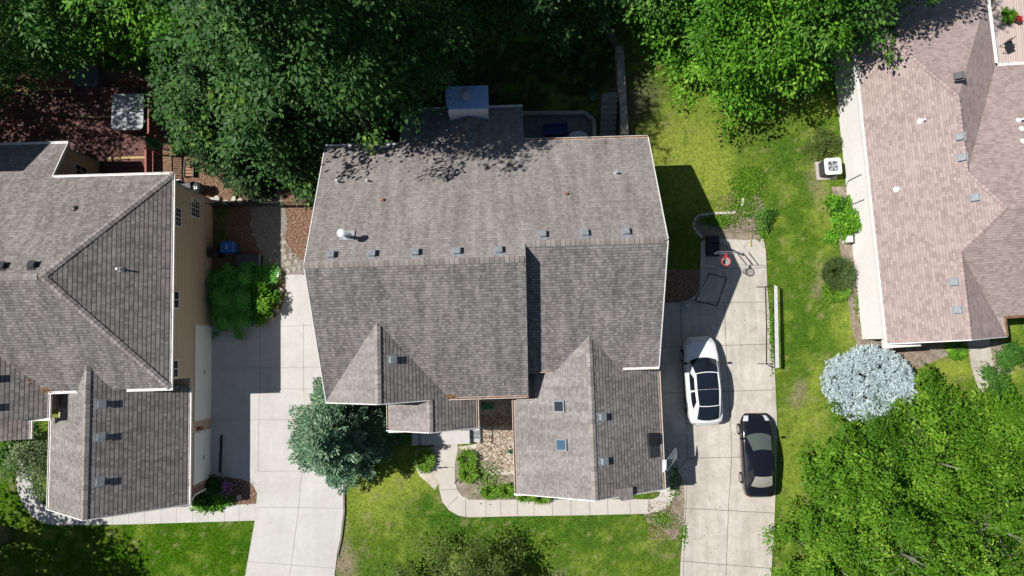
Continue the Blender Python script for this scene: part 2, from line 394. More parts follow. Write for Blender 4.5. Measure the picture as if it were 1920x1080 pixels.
def turf(x, y):
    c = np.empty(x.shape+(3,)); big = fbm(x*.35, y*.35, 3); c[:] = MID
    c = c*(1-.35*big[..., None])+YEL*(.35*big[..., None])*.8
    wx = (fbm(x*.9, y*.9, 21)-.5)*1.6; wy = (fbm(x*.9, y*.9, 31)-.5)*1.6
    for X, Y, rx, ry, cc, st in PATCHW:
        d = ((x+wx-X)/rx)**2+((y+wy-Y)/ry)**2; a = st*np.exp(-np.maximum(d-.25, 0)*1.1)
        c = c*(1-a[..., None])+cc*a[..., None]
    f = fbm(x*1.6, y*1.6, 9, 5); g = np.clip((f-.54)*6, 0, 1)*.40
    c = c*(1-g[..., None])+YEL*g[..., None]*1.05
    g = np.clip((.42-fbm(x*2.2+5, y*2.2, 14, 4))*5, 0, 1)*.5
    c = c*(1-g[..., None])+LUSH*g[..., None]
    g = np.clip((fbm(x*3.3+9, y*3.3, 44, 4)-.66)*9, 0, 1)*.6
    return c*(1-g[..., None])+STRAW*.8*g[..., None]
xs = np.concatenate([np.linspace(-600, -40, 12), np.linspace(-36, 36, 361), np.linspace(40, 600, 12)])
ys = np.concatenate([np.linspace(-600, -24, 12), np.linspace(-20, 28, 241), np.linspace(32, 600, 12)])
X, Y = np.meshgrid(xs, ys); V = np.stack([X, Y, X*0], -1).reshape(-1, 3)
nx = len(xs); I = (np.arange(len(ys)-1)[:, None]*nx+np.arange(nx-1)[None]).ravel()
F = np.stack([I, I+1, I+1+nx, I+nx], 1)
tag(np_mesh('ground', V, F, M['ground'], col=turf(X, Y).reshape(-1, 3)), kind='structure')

HARD = []      # world polygons where no grass grows
def sheet(name, poly, z, mat, smooth=0, kind='structure', lines=None, lw=.03, lmat=None, hard=True, th=0.03, world=False):
    pts = poly if world else PA(poly, z)
    if smooth: pts = chaikin(pts, smooth)
    if hard: HARD.append(pts)
    mb = MB(); mb.prism(pts, z-th, z)
    mats = [mat]
    if lines:
        mats.append(lmat or M['joint'])
        for ln in lines:
            q = PA(ln, z+.004)
            for a, b in zip(q, q[1:]):
                d = (b-a).normalized(); n = Vector((-d.y, d.x, 0))*lw/2
                mb.add([a-n, b-n, b+n, a+n], [(0, 1, 2, 3)], 1)
    return tag(mb.build(name, mats), kind=kind)
# left driveway (drawn to run under the house eave and the conifer)
sheet('driveway_between_the_houses', [(395,606),(480,606),(500,604),(516,596),(527,580),(533,560),(532,535),(527,515),(660,515),(660,893),(646,893),(646,960),(640,1010),(632,1040),(627,1080),(615,1200),(430,1200),(455,1110),(463,1060),(478,975),(482,925),(474,908),(455,899),(430,895),(410,896),(395,896)],
      .05, M['concL'], lines=[[(487,606),(487,728),(486,735)],[(400,691),(605,688)],[(487,728),(605,730)],[(524,612),(610,609)],[(400,787),(487,787),(610,786)],[(484,884),(646,882)],[(482,951),(645,953)],[(464,1053),(632,1066)],[(566,884),(560,951),(543,1080),(520,1200)],[(569,606),(569,735)],[(486,735),(484,884)]], lw=.035, lmat=M['jointL'])
sheet('driveway_on_the_right', [(1236,568),(1270,567),(1290,563),(1305,553),(1312,540),(1313,500),(1315,452),(1340,447),(1400,450),(1431,447),(1436,470),(1439,540),(1443,590),(1450,660),(1454,720),(1457,790),(1456,880),(1452,980),(1446,1080),(1440,1200),(1272,1200),(1276,1060),(1284,950),(1284,915),(1279,895),(1268,880),(1250,868),(1236,862)],
      .05, M['concR'], lines=[[(1276,568),(1278,660),(1287,800),(1289,858),(1300,862)],[(1358,567),(1361,640),(1366,735),(1372,830),(1372,858),(1366,950),(1361,1080),(1358,1200)],[(1313,504),(1438,502)],[(1298,568),(1441,566)],[(1240,651),(1450,645)],[(1240,737),(1455,731)],[(1289,859),(1457,856)],[(1284,953),(1453,962)],[(1277,1052),(1448,1066)],[(1288,860),(1270,882)],[(1288,898),(1281,1080)]], lw=.035)
sheet('front_walk_main_house', [(812,832),(858,832),(858,845),(853,870),(853,900),(857,918),(866,930),(880,937),(960,937),(1100,936),(1225,936),(1236,930),(1240,915),(1240,864),(1256,872),(1266,886),(1271,905),(1267,925),(1257,945),(1240,958),(1216,963),(1100,966),(960,968),(880,970),(860,967),(842,957),(830,942),(824,920),(822,890),(822,872),(817,855)],
      .045, M['concW'], lines=[[(820,876),(855,876)],[(823,919),(856,917)],[(838,952),(858,931)],[(873,969),(873,936)],[(911,968),(911,937)],[(939,968),(939,937)],[(970,967),(970,937)],[(1001,967),(1001,937)],[(1036,967),(1035,937)],[(1071,966),(1070,937)],[(1106,966),(1105,937)],[(1140,966),(1139,937)],[(1182,965),(1181,937)],[(1219,963),(1218,934)],[(1260,942),(1240,925)],[(1240,905),(1270,905)]], lw=.025)
sheet('front_walk_left_house', [(483,944),(478,976),(380,979),(250,983),(110,985),(85,982),(62,970),(45,950),(34,925),(30,900),(34,865),(45,835),(80,835),(66,865),(59,890),(62,915),(72,938),(92,952),(120,957),(300,952),(420,948)],
      .045, M['concL'], lines=[[(448,977),(448,946)],[(421,978),(421,948)],[(390,979),(390,948)],[(361,980),(361,949)],[(331,980),(331,949)],[(302,981),(302,952)],[(271,982),(271,953)],[(241,982),(241,953)],[(211,983),(211,954)],[(181,984),(181,955)],[(152,984),(152,956)],[(122,985),(122,957)],[(92,984),(93,952)],[(46,952),(66,938)],[(31,930),(63,924)]], lw=.02, lmat=M['jointL'])
sheet('path_at_right_house', [(1814,636),(1855,636),(1862,680),(1868,700),(1875,740),(1842,745),(1830,715),(1822,690)], .045, M['concR'], lines=[[(1826,690),(1864,688)],[(1816,650),(1857,650)]], lw=.03)
# beds
sheet('mulch_bed_between_houses', [(300,290),(470,290),(600,290),(600,520),(527,516),(440,512),(395,505),(380,400),(340,350)], .012, M['mulch'])
sheet('gravel_path', [(466,345),(520,345),(532,385),(541,420),(533,450),(545,468),(560,480),(575,495),(575,516),(528,516),(505,516),(498,500),(486,470),(474,430),(468,388)], .03, M['gravel'], 1)
sheet('shrub_bed', [(395,500),(530,505),(534,535),(532,562),(524,585),(508,602),(480,609),(395,609)], .10, M['mulch'], th=.09)
sheet('flower_bed_left_house', [(380,893),(410,896),(430,895),(455,899),(474,908),(482,925),(483,944),(420,948),(340,950),(340,910)], .035, M['mulch'])
sheet('straw_mulch_bed', [(895,740),(975,740),(975,900),(900,905),(870,880),(858,838),(895,832)], .02, M['straw'])
sheet('soil_bed_by_walk', [(854,838),(880,846),(905,890),(975,890),(975,940),(880,940),(858,922),(850,900),(850,866)], .026, M['soil'])
sheet('small_bed_by_walk', [(780,842),(812,838),(817,855),(823,872),(824,905),(815,918),(800,904),(786,892),(776,868)], .02, M['straw'])
sheet('bed_by_right_walk', [(1205,962),(1240,958),(1257,945),(1267,925),(1271,905),(1268,884),(1281,900),(1284,915),(1284,950),(1280,1000),(1262,1012),(1240,990),(1215,980)], .02, M['soil'])
sheet('side_bed_main_house', [(1225,505),(1313,505),(1313,540),(1305,553),(1290,563),(1270,568),(1225,570)], .02, M['mulch'])
sheet('weedy_bed', [(1300,430),(1305,410),(1325,402),(1380,398),(1410,360),(1436,380),(1434,447),(1400,450),(1340,447),(1315,450)], .012, M['soil'], 1, hard=False)
sheet('bed_by_right_house', [(1560,350),(1600,350),(1622,560),(1640,640),(1890,640),(1900,700),(1870,700),(1850,650),(1800,650),(1780,665),(1700,700),(1620,680),(1598,620),(1590,560),(1568,420)], .015, M['soil'], 0)
sheet('deck_ground', [(-30,130),(300,130),(330,350),(-30,350)], .01, M['mulch'])

# grass blades
def lawn_grass():
    n = 620000
    x = RNG.uniform(-31, 31, n); y = RNG.uniform(-13.8, 17, n)
    keep = np.ones(n, bool)
    for p in HARD: keep &= ~inpoly(x, y, p)
    for p in (PA([(430,0),(1170,0),(1170,260),(1230,260),(1250,700),(1240,860),(600,860),(400,300),(0,300),(0,0)]),
              PA([(0,560),(395,560),(395,900),(355,940),(110,950),(70,900),(0,780)]), PA([(1615,100),(1960,100),(1960,620),(1640,630)]),
              PA([(1560,900),(1960,700),(1960,1200),(1560,1200)])):
        keep &= ~inpoly(x, y, p)
    x = x[keep]; y = y[keep]; n = len(x)
    c = turf(x, y)*(.30+1.35*RNG.random((n, 1))**1.3)
    c[:, 0] *= 1+.3*RNG.random(n)
    c *= (.35+1.2*fbm(x*7, y*7, 71, 3)**1.2)[:, None]
    h = RNG.uniform(.03, .075, n)*(1.2-.5*np.clip(c[:, 0]*4, 0, 1)); a = RNG.uniform(0, 6.283, n); wd = RNG.uniform(.008, .018, n)
    l = RNG.uniform(.0, 1.1, n)*h; b = a+RNG.uniform(-1.2, 1.2, n)+1.57
    p0 = np.stack([x-np.cos(a)*wd, y-np.sin(a)*wd, x*0], 1); p1 = np.stack([x+np.cos(a)*wd, y+np.sin(a)*wd, x*0], 1)
    p2 = np.stack([x+np.cos(b)*l, y+np.sin(b)*l, h], 1)
    V = np.stack([p0, p1, p2], 1).reshape(-1, 3); F = np.arange(3*n).reshape(-1, 3)
    tag(np_mesh('grass', V, F, M['grassblade'], col=np.repeat(c, 3, 0)), 'short mown lawn grass growing around the houses and driveways', 'grass', kind='stuff')

# ---------------------------------------------------------------- roofs
def roof_mesh(planes, name, mats, parent, th=.14):
    """planes: list of (material index, [local 3D points, counter-clockwise from above])"""
    me = bpy.data.meshes.new(name); vs = []; fs = []; ms = []; uvs = []
    for mi, pts in planes:
        pts = [Vector(p) for p in pts]
        nrm = Vector((0, 0, 0))
        for i in range(len(pts)): nrm += pts[i].cross(pts[(i+1) % len(pts)])
        if nrm.z < 0: pts = pts[::-1]; nrm = -nrm
        nrm.normalize(); u = Vector((-nrm.y, nrm.x, 0)); u = u.normalized() if u.length > 1e-4 else Vector((1, 0, 0))
        v = nrm.cross(u)
        if v.z < 0: v = -v
        b = len(vs); n = len(pts)
        vs += [tuple(p) for p in pts]+[tuple(p-Vector((0, 0, th))) for p in pts]
        fs.append([b+i for i in range(n)]); ms.append(mi)
        fs.append([b+n+i for i in range(n)][::-1]); ms.append(len(mats)-1)
        for i in range(n):
            j = (i+1) % n; fs.append([b+i, b+n+i, b+n+j, b+j]); ms.append(len(mats)-1)
        for f in fs[-(n+2):]:
            for k in f: q = Vector(vs[k]); uvs.append((q.dot(u), q.dot(v)))
    me.from_pydata(vs, [], fs)
    uvl = me.uv_layers.new(name='UVMap')
    for i, q in enumerate(uvs): uvl.data[i].uv = q
    for m in mats: me.materials.append(m)
    me.polygons.foreach_set('material_index', ms); me.update()
    o = bpy.data.objects.new(name, me); return link(o, parent)
def ridge_cap(parent, a, b, mat, wd=.31, step=.235, drop=.5, name='ridge_cap'):
    """overlapping folded cap shingles from a to b"""
    a, b = Vector(a), Vector(b); d = b-a; L = d.length; d.normalize(); s = d.cross(Vector((0, 0, 1))).normalized()
    mb = MB(); n = int(L/step)
    for i in range(n):
        p = a+d*(i*step); q = a+d*min(L, (i+1)*step-.018); j = random.uniform(-.008, .008)
        h0 = .045+j; h1 = .03+j; hw = wd/2; dz = Vector((0, 0, 1)); dr = hw*drop
        vs = [p-s*hw+dz*(h0-dr), p+dz*h0, p+s*hw+dz*(h0-dr), q-s*hw+dz*(h1-dr), q+dz*h1, q+s*hw+dz*(h1-dr)]
        vs += [v-dz*.03 for v in vs]
        mb.add(vs, [(0,1,4,3),(1,2,5,4),(6,9,10,7),(7,10,11,8),(0,6,7,1),(1,7,8,2),(3,4,10,9),(4,5,11,10),(0,3,9,6),(2,8,11,5)])
    return mb.build(name, mat, parent)
def gutter(parent, a, b, mat=None, name='gutter', wd=.13, debris=.0, out=None):
    a, b = Vector(a), Vector(b); mb = MB(); d = (b-a).normalized(); s = d.cross(Vector((0, 0, 1)))
    if out is not None and s.dot(Vector(out)) < 0: s = -s
    for o0, o1, z0, z1 in ((.0, wd, -.13, -.115), (.0, .012, -.115, .0), (wd-.022, wd, -.115, .0)):
        vs = [a+s*o0+Vector((0,0,z0)), b+s*o0+Vector((0,0,z0)), b+s*o1+Vector((0,0,z0)), a+s*o1+Vector((0,0,z0))]
        vs += [v+Vector((0,0,z1-z0)) for v in vs]
        mb.add(vs, [(0,1,2,3),(7,6,5,4),(0,4,5,1),(1,5,6,2),(2,6,7,3),(3,7,4,0)])
    # what lies in the gutter
    vs = [a+s*.014+Vector((0,0,-.05)), b+s*.014+Vector((0,0,-.05)), b+s*(wd-.024)+Vector((0,0,-.05)), a+s*(wd-.024)+Vector((0,0,-.05))]
    mb.add(vs, [(0,1,2,3)], 1)
    return mb.build(name, [mat or M['whitedirty'], M['debris'] if debris else M['whitedirty']], parent)
def slope_mat(nrm, loc, rz=0):
    """matrix whose z axis is the slope normal and whose y axis points up the slope"""
    z = Vector(nrm).normalized(); x = Vector((-z.y, z.x, 0)).normalized(); y = z.cross(x)
    if y.z < 0: y = -y; x = -x
    m = Matrix((x, y, z)).transposed().to_4x4(); m.translation = loc; return m
def box_vent(parent, loc, nrm, mat=None, sz=.31):
    m = slope_mat(nrm, Vector(loc)); mb = MB()
    mb.box(-sz*.75, -sz*.8, .0, sz*.75, sz*.85, .015, 0, m)
    mb.frust(-sz/2, -sz/2, sz/2, sz/2, .015, .17, .03, 0, m)
    mb.frust(-sz/2-.03, -sz/2-.05, sz/2+.03, sz/2+.02, .17, .20, .015, 0, m)
    return mb.build('roof_vent', mat or M['galvdull'], parent, bevel=.008)
def pipe_vent(parent, loc, h=.35, r=.045, mat=None, cap=False):
    mb = MB(); mb.lathe([(r*3.2, -.08), (r*2.2, .03), (r*1.2, .10)], loc, 12); mb.tube([Vector(loc), Vector(loc)+Vector((0, 0, h))], r, 12)
    if cap: mb.lathe([(r*2, h+.02), (r*2.3, h+.05), (r*1.9, h+.12), (r*.2, h+.15)], loc, 18)
    return mb.build('vent_pipe', mat or M['galv'], parent)

# =============================================================== MAIN HOUSE (local frame)
HM = thing('house', (-9.627, .045, 0), .03, 'large detached house with grey-brown shingle roof and a front gabled garage wing, in the middle', 'house')
ZE, PT, YB, YL, YR, FL, FR, XS, XR = 4.5, .557, 10.585, 3.78, 4.556, -2.79, -1.54, 10.39, 17.2
zb = lambda y: ZE+PT*(YB-y)
zL = zb(YL); zR = zb(YR); zfL = zL-PT*(YL-FL); zfR = zR-PT*(YR-FR)
sL = lambda y: zL-PT*(YL-y); sR = lambda y: zR-PT*(YR-y)
YB2 = 12.93; XB1, XB2 = 3.95, 10.6
GX0, GX1, GY, GZ, GP = 9.66, 17.39, -8.0, 3.17, .576; GXM = (GX0+GX1)/2; GZR = GZ+GP*(GX1-GXM)
yG = FR+(GZR-zfR)/PT       # garage ridge meets main front slope
RX, RZ = 3.1, 6.8; yR1 = FL+(RZ-zfL)/PT    # small front gable
rp = .68; xV = RX+(RZ-zfL)/rp
PXR = 5.38; PZR = RZ-rp*(PXR-RX); PX0, PX1 = 3.05, 7.65; PS = -4.45
pl = []
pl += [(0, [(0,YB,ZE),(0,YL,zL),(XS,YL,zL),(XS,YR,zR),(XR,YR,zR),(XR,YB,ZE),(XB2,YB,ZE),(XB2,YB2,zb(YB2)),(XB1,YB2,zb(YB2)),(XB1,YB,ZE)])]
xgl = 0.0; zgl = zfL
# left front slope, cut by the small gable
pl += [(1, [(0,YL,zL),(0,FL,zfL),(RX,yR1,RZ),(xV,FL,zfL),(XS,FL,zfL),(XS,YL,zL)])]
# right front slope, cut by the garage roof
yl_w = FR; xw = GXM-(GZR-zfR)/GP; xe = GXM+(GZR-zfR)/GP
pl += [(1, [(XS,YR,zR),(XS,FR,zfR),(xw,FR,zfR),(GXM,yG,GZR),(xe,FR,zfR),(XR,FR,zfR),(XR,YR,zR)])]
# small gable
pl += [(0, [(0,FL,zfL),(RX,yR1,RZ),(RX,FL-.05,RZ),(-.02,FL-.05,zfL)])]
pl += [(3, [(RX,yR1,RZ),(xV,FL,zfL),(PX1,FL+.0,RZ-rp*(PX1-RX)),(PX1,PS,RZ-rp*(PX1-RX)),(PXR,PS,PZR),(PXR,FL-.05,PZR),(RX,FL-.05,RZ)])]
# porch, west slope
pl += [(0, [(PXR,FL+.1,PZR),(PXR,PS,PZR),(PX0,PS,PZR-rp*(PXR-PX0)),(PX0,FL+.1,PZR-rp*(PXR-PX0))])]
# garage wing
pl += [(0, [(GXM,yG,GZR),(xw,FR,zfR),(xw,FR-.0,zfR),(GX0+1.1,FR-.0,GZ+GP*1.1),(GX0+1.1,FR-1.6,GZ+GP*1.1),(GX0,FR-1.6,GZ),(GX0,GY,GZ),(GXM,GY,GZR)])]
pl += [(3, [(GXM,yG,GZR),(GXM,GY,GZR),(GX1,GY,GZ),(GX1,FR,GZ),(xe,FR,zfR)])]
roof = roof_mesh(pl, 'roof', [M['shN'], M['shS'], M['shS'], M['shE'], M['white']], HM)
# small lapping gablet on the garage rake
roof_mesh([(0, [(14.55,-7.62,4.94+.03),(15.55,-7.62,4.40+.05),(15.55,-8.22,4.40+.05),(14.9,-8.22,4.72)])], 'rake_return', [M['shN'], M['white']], roof, .08)
ridge_cap(roof, (0,YL,zL), (XS-.02,YL,zL), M['cap']); ridge_cap(roof, (XS+.05,YR,zR), (XR,YR,zR), M['cap'])
ridge_cap(roof, (GXM,GY,GZR), (GXM,yG,GZR), M['cap']); ridge_cap(roof, (RX,FL-.05,RZ), (RX,yR1,RZ), M['cap']); ridge_cap(roof, (PXR,PS,PZR), (PXR,FL,PZR), M['cap'])
# step wall where the left roof stands above the right one
mb = MB(); th = .0
mb.add([(XS-.06,YL,zL-.16),(XS-.06,FL+.3,sL(FL+.3)-.16),(XS-.06,FL+.3,2.6),(XS-.06,YR,2.6),(XS-.06,YR,zR-.2)], [(0,1,2,3,4)])
mb.build('step_wall', M['sidinggrey'], HM)
# walls
mb = MB(); i = .30
mb.prism([(i,FL+i),(XS-i,FL+i),(XS-i,FR+i),(XR-i,FR+i),(XR-i,YB-i),(XB2-i,YB-i),(XB2-i,YB2-i),(XB1+i,YB2-i),(XB1+i,YB-i),(i,YB-i)], 0, 3.15)
mb.prism([(i,FL+i),(XS-i,FL+i),(XS-i,FR+i),(XR-i,FR+i),(XR-i,YB-i),(i,YB-i)], 3.15, 4.4)
for x, y0, yr, zr_, sl_ in ((i, YL, YL, zL, sL), (XR-i, YR, YR, zR, sR)):
    f0 = FL if x == i else FR
    mb.add([(x,f0+i,4.4),(x,YB-i,4.4),(x,yr,zr_-.16)], [(0,1,2),(2,1,0)])
mb.add([(GX0+i,GY+i,2.9),(GX1-i,GY+i,2.9),(GXM,GY+i,GZR-.2)], [(0,1,2)])
mb.add([(i,FL+.1,zfL-.2),(xV,FL+.1,zfL-.2),(RX,FL+.1,RZ-.2)], [(0,1,2)])
mb.build('wall', M['sidinggrey'], HM)
mb = MB(); mb.prism([(GX0+.12,GY+i),(GX1-.12,GY+i),(GX1-.12,FR+.25),(GX0+.12,FR+.25)], 0, 2.95); mb.build('garage_wall', M['sidinggrey'], HM)
# gutters and rakes
gutter(HM, (0,YB,ZE), (XB1-.05,YB,ZE), debris=0, out=(0,1,0)); gutter(HM, (XB2+.02,YB,ZE), (XR,YB,ZE), debris=1, out=(0,1,0))
gutter(HM, (XB1,YB2,zb(YB2)), (XB2,YB2,zb(YB2)), out=(0,1,0))
gutter(HM, (xV,FL,zfL), (XS,FL,zfL), debris=1, out=(0,-1,0)); gutter(HM, (XS,FR,zfR), (xw-.2,FR,zfR), debris=1, out=(0,-1,0)); gutter(HM, (xe+.2,FR,zfR), (XR,FR,zfR), out=(0,-1,0))
gutter(HM, (GX0,FR-1.6,GZ), (GX0,GY,GZ), debris=1, out=(-1,0,0)); gutter(HM, (GX1,FR-.05,GZ), (GX1,GY,GZ), debris=1, out=(1,0,0))
gutter(HM, (PX0,FL-.1,PZR-rp*(PXR-PX0)), (PX0,PS,PZR-rp*(PXR-PX0)), debris=1, out=(-1,0,0)); gutter(HM, (PX1,FL,PZR-rp*(PX1-PXR)), (PX1,PS,PZR-rp*(PX1-PXR)), debris=1, out=(1,0,0))
def rake(parent, a, b, wd=.05, ht=.17, mat=None, name='rake_board'):
    mb = MB(); mb.bar(Vector(a)-Vector((0,0,.075)), Vector(b)-Vector((0,0,.075)), wd, ht); return mb.build(name, mat or M['white'], parent)
for a, b in (((0,YB,ZE),(0,YL,zL)),((0,YL,zL),(0,FL,zfL)),((XR,YB,ZE),(XR,YR,zR)),((XR,YR,zR),(XR,FR,zfR))):
    rake(HM, a, b)
for a, b in (((GX0-.13,GY-.03,GZ),(GXM,GY-.03,GZR)),((GXM,GY-.03,GZR),(GX1+.13,GY-.03,GZ)),((0,FL-.08,zfL),(RX,FL-.08,RZ)),((RX,FL-.08,RZ),(PXR,FL-.08,PZR)),
             ((PX0-.13,PS-.03,PZR-rp*(PXR-PX0)),(PXR,PS-.03,PZR)),((PXR,PS-.03,PZR),(PX1+.13,PS-.03,PZR-rp*(PX1-PXR)))):
    rake(HM, a, b)
# eave returns at the gable corners
for x0, x1, y, z in ((GX0-.13,GX0+.9,GY-.02,GZ-.16),(GX1-.9,GX1+.13,GY-.02,GZ-.16),(PX0-.13,PX0+.8,PS-.02,PZR-rp*(PXR-PX0)-.16),(PX1-.9,PX1+.13,PS-.02,PZR-rp*(PX1-PXR)-.16)):
    mb = MB(); mb.box(x0, y-.14, z-.06, x1, y+.1, z+.02); mb.build('eave_return', M['white'], HM)
nN = Vector((0, PT, 1)); nE = Vector((GP, 0, 1)); nE2 = Vector((rp, 0, 1)); nW = Vector((-GP, 0, 1))
for x in (1.22, 3.16, 5.2, 7.16, 9.13): box_vent(roof, (x, 4.22, zb(4.22)), nN)
for x in (11.24, 13.26, 15.23): box_vent(roof, (x, 4.97, zb(4.97)), nN)
for px, py in ((728,693),): 
    q = (3.72, -.75); box_vent(roof, (q[0], q[1], RZ-rp*(q[0]-RX)), nE2)
for y in (-3.95, -6.15): box_vent(roof, (GXM+.5, y, GZR-GP*.5), nE)
pipe_vent(roof, (1.0, 8.35, zb(8.35)), .42, .05); pipe_vent(roof, (2.5, 8.34, zb(8.34)), .3, .045); pipe_vent(roof, (15.2, 8.38, zb(8.38)), .33, .05)
for x, y in ((3.37, 7.2), (12.55, 7.23)):
    mb = MB(); mb.box(-.07, -.07, -.05, .07, .07, .14, 0, Matrix.Translation((x, y, zb(y)))); mb.build('vent_stub', M['copper'], roof, bevel=.01)
# tall flue with round cap
q = (1.85, 5.2, zb(5.2)); mb = MB()
mb.lathe([(.26, -.14), (.22, .05), (.10, .16), (.085, .18), (.085, 1.0)], q, 16); mb.build('flue', M['galv'], roof)
mb = MB(); mb.lathe([(.10, 1.0), (.20, 1.04), (.20, 1.14), (.12, 1.20), (.01, 1.21)], q, 20); mb.build('flue_cap', M['whitepl'], roof)
mb = MB(); m = slope_mat(nN, Vector((q[0]+.05, q[1]+.1, q[2]))); mb.box(-.3, -.25, 0, .38, .3, .012, 0, m); mb.build('flashing', M['galv'], roof)
# chimney with its cap and cricket
CX0, CX1, CY0, CY1, CZ = 6.62, 8.72, 12.12, 13.25, 5.45
mb = MB(); mb.box(CX0, CY0, 0, CX1, CY1, CZ); ch = mb.build('chimney', M['brickwhite'], HM)
mb = MB(); mb.frust(CX0-.06, CY0-.06, CX1+.06, CY1+.06, CZ, CZ+.10, .03); mb.build('chimney_cap', M['bluecap'], ch)
mb = MB(); c = ((CX0+CX1)/2-.05, (CY0+CY1)/2+.05, CZ+.1)
mb.lathe([(.24, 0), (.20, .08), (.17, .10), (.17, .40), (.25, .42), (.27, .50), (.25, .58), (.08, .66)], c, 20); mb.build('flue_cap', M['galvdull'], ch)
xm = (CX0+CX1)/2; zc = 4.45; yc = YB-(zc-ZE)/PT if False else 10.67
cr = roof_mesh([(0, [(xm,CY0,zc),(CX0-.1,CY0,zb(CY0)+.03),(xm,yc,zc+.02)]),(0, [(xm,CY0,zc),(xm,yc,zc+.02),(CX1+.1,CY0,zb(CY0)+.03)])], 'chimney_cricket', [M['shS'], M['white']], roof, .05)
for a, b in (((CX0-.1,CY0+.0,zb(CY0)+.06),(xm,CY0+.0,zc+.04)),((xm,CY0,zc+.04),(CX1+.1,CY0,zb(CY0)+.06))):
    rake(cr, Vector(a)-Vector((0,.03,0)), Vector(b)-Vector((0,.03,0)), .04, .10, M['bluecap'], 'flashing')
# skylights
for (x, y), gm in zip(((11.98, -3.41), (12.03, -5.35)), (M['glass'], M['glassblue'])):
    m = slope_mat(nW, Vector((x, y, GZR-GP*(GXM-x)))); mb = MB()
    for a in ((-.30,-.30,.30,-.24),(-.30,.24,.30,.30),(-.30,-.24,-.24,.24),(.24,-.24,.30,.24)): mb.box(a[0], a[1], 0, a[2], a[3], .12, 0, m)
    sk = mb.build('skylight', M['galvdull'], HM); mb = MB(); mb.box(-.24, -.24, .03, .24, .24, .09, 0, m); mb.build('pane', gm, sk)
# dish hood, bracket box and frame at the garage eave
mb = MB(); m = slope_mat(nE, Vector((16.72, -5.38, GZR-GP*(16.72-GXM))))
n = 12; prof = [(-.32+.0, -.25), (.32, -.25)]+[(.32*math.cos(math.pi*k/n), .14+.28*math.sin(math.pi*k/n)) for k in range(n+1)]
m2 = slope_mat(nE, Vector((16.75, -5.35, GZR-GP*(16.75-GXM))))
mb.add([m2 @ Vector((x, -y, .02)) for x, y in prof]+[m2 @ Vector((x, -y, .20)) for x, y in prof],
       [list(range(len(prof))), list(range(len(prof), 2*len(prof)))[::-1]]+[[k, (k+1) % len(prof), (k+1) % len(prof)+len(prof), k+len(prof)] for k in range(len(prof))])
mb.build('roof_hood', M['blackplastic'], roof)
mb = MB(); m = slope_mat(nE, Vector((16.85, -6.0, GZR-GP*(16.85-GXM)))); mb.box(-.32, -.3, 0, .32, .26, .06, 0, m)
for k in range(6): mb.box(-.30, -.28+k*.09, .06, .30, -.25+k*.09, .085, 0, m)
mb.build('roof_grille', M['darkgrey'], roof)
# porch floor, columns
mb = MB(); mb.box(3.76, -5.72, 0, 7.05, -3.0, .45); mb.box(7.05, -5.70, 0, 7.70, -3.1, .15); mb.build('porch_floor', M['concL'], HM)
mb = MB()
for k in range(6): mb.box(7.06+k*.105, -5.5, .15, 7.14+k*.105, -4.0, .17)
for x in (7.08, 7.66):
    mb.bar((x, -5.66, .9), (x, -4.3, .9), .04, .04)
    for k in range(6): mb.bar((x, -5.66+k*.27, .15), (x, -5.66+k*.27, .9), .02, .02)
mb.build('porch_stair', M['galvdull'], HM)
mb = MB()
for x in (4.25, 4.36): mb.bar((x, -5.62, 1.25), (x, -4.3, 1.25), .03, .03)
for k in range(8): mb.bar((4.25, -5.6+k*.17, 1.25), (4.36, -5.6+k*.17, 1.25), .02, .02)
for k in range(3): mb.bar((4.3, -5.6+k*.6, .45), (4.3, -5.6+k*.6, 1.25), .03, .03)
mb.build('porch_railing', M['black'], HM)
for x in (3.35, 7.3):
    mb = MB(); mb.box(x-.1, -4.35, .0, x+.1, -4.15, 3.5); mb.build('porch_post', M['white'], HM)
# =============================================================== LEFT HOUSE
HL = thing('house', (0, 0, 0), .03, 'tan-sided house with hipped grey shingle roof and side garage doors, at the left edge', 'house')
xe_, yN, yS, zE = -17.45, 9.55, -1.52, 5.0; PKX, PKY, PKZ = -22.05, 4.0, 8.0; XW = -38.
pn = (PKZ-zE)/(yN-PKY)
zn = lambda y: zE+pn*(yN-y); zs = lambda y: PKZ-pn*(PKY-y); ps = (PKZ-zE)/(PKY-yS)
zs = lambda y: zE+ps*(y-yS)
bx, by = -23.75, 11.75
gx0, gx1, gy, gz, gxr, gzr = -24.9, -17.5, -7.78, 2.8, -21.25, 5.7
gp = (gzr-gz)/(gx1-gxr); yv = yS+(gzr-zE)/ps
bxE, byS, bzE, bp = -23.65, -2.85, 4.95, .6
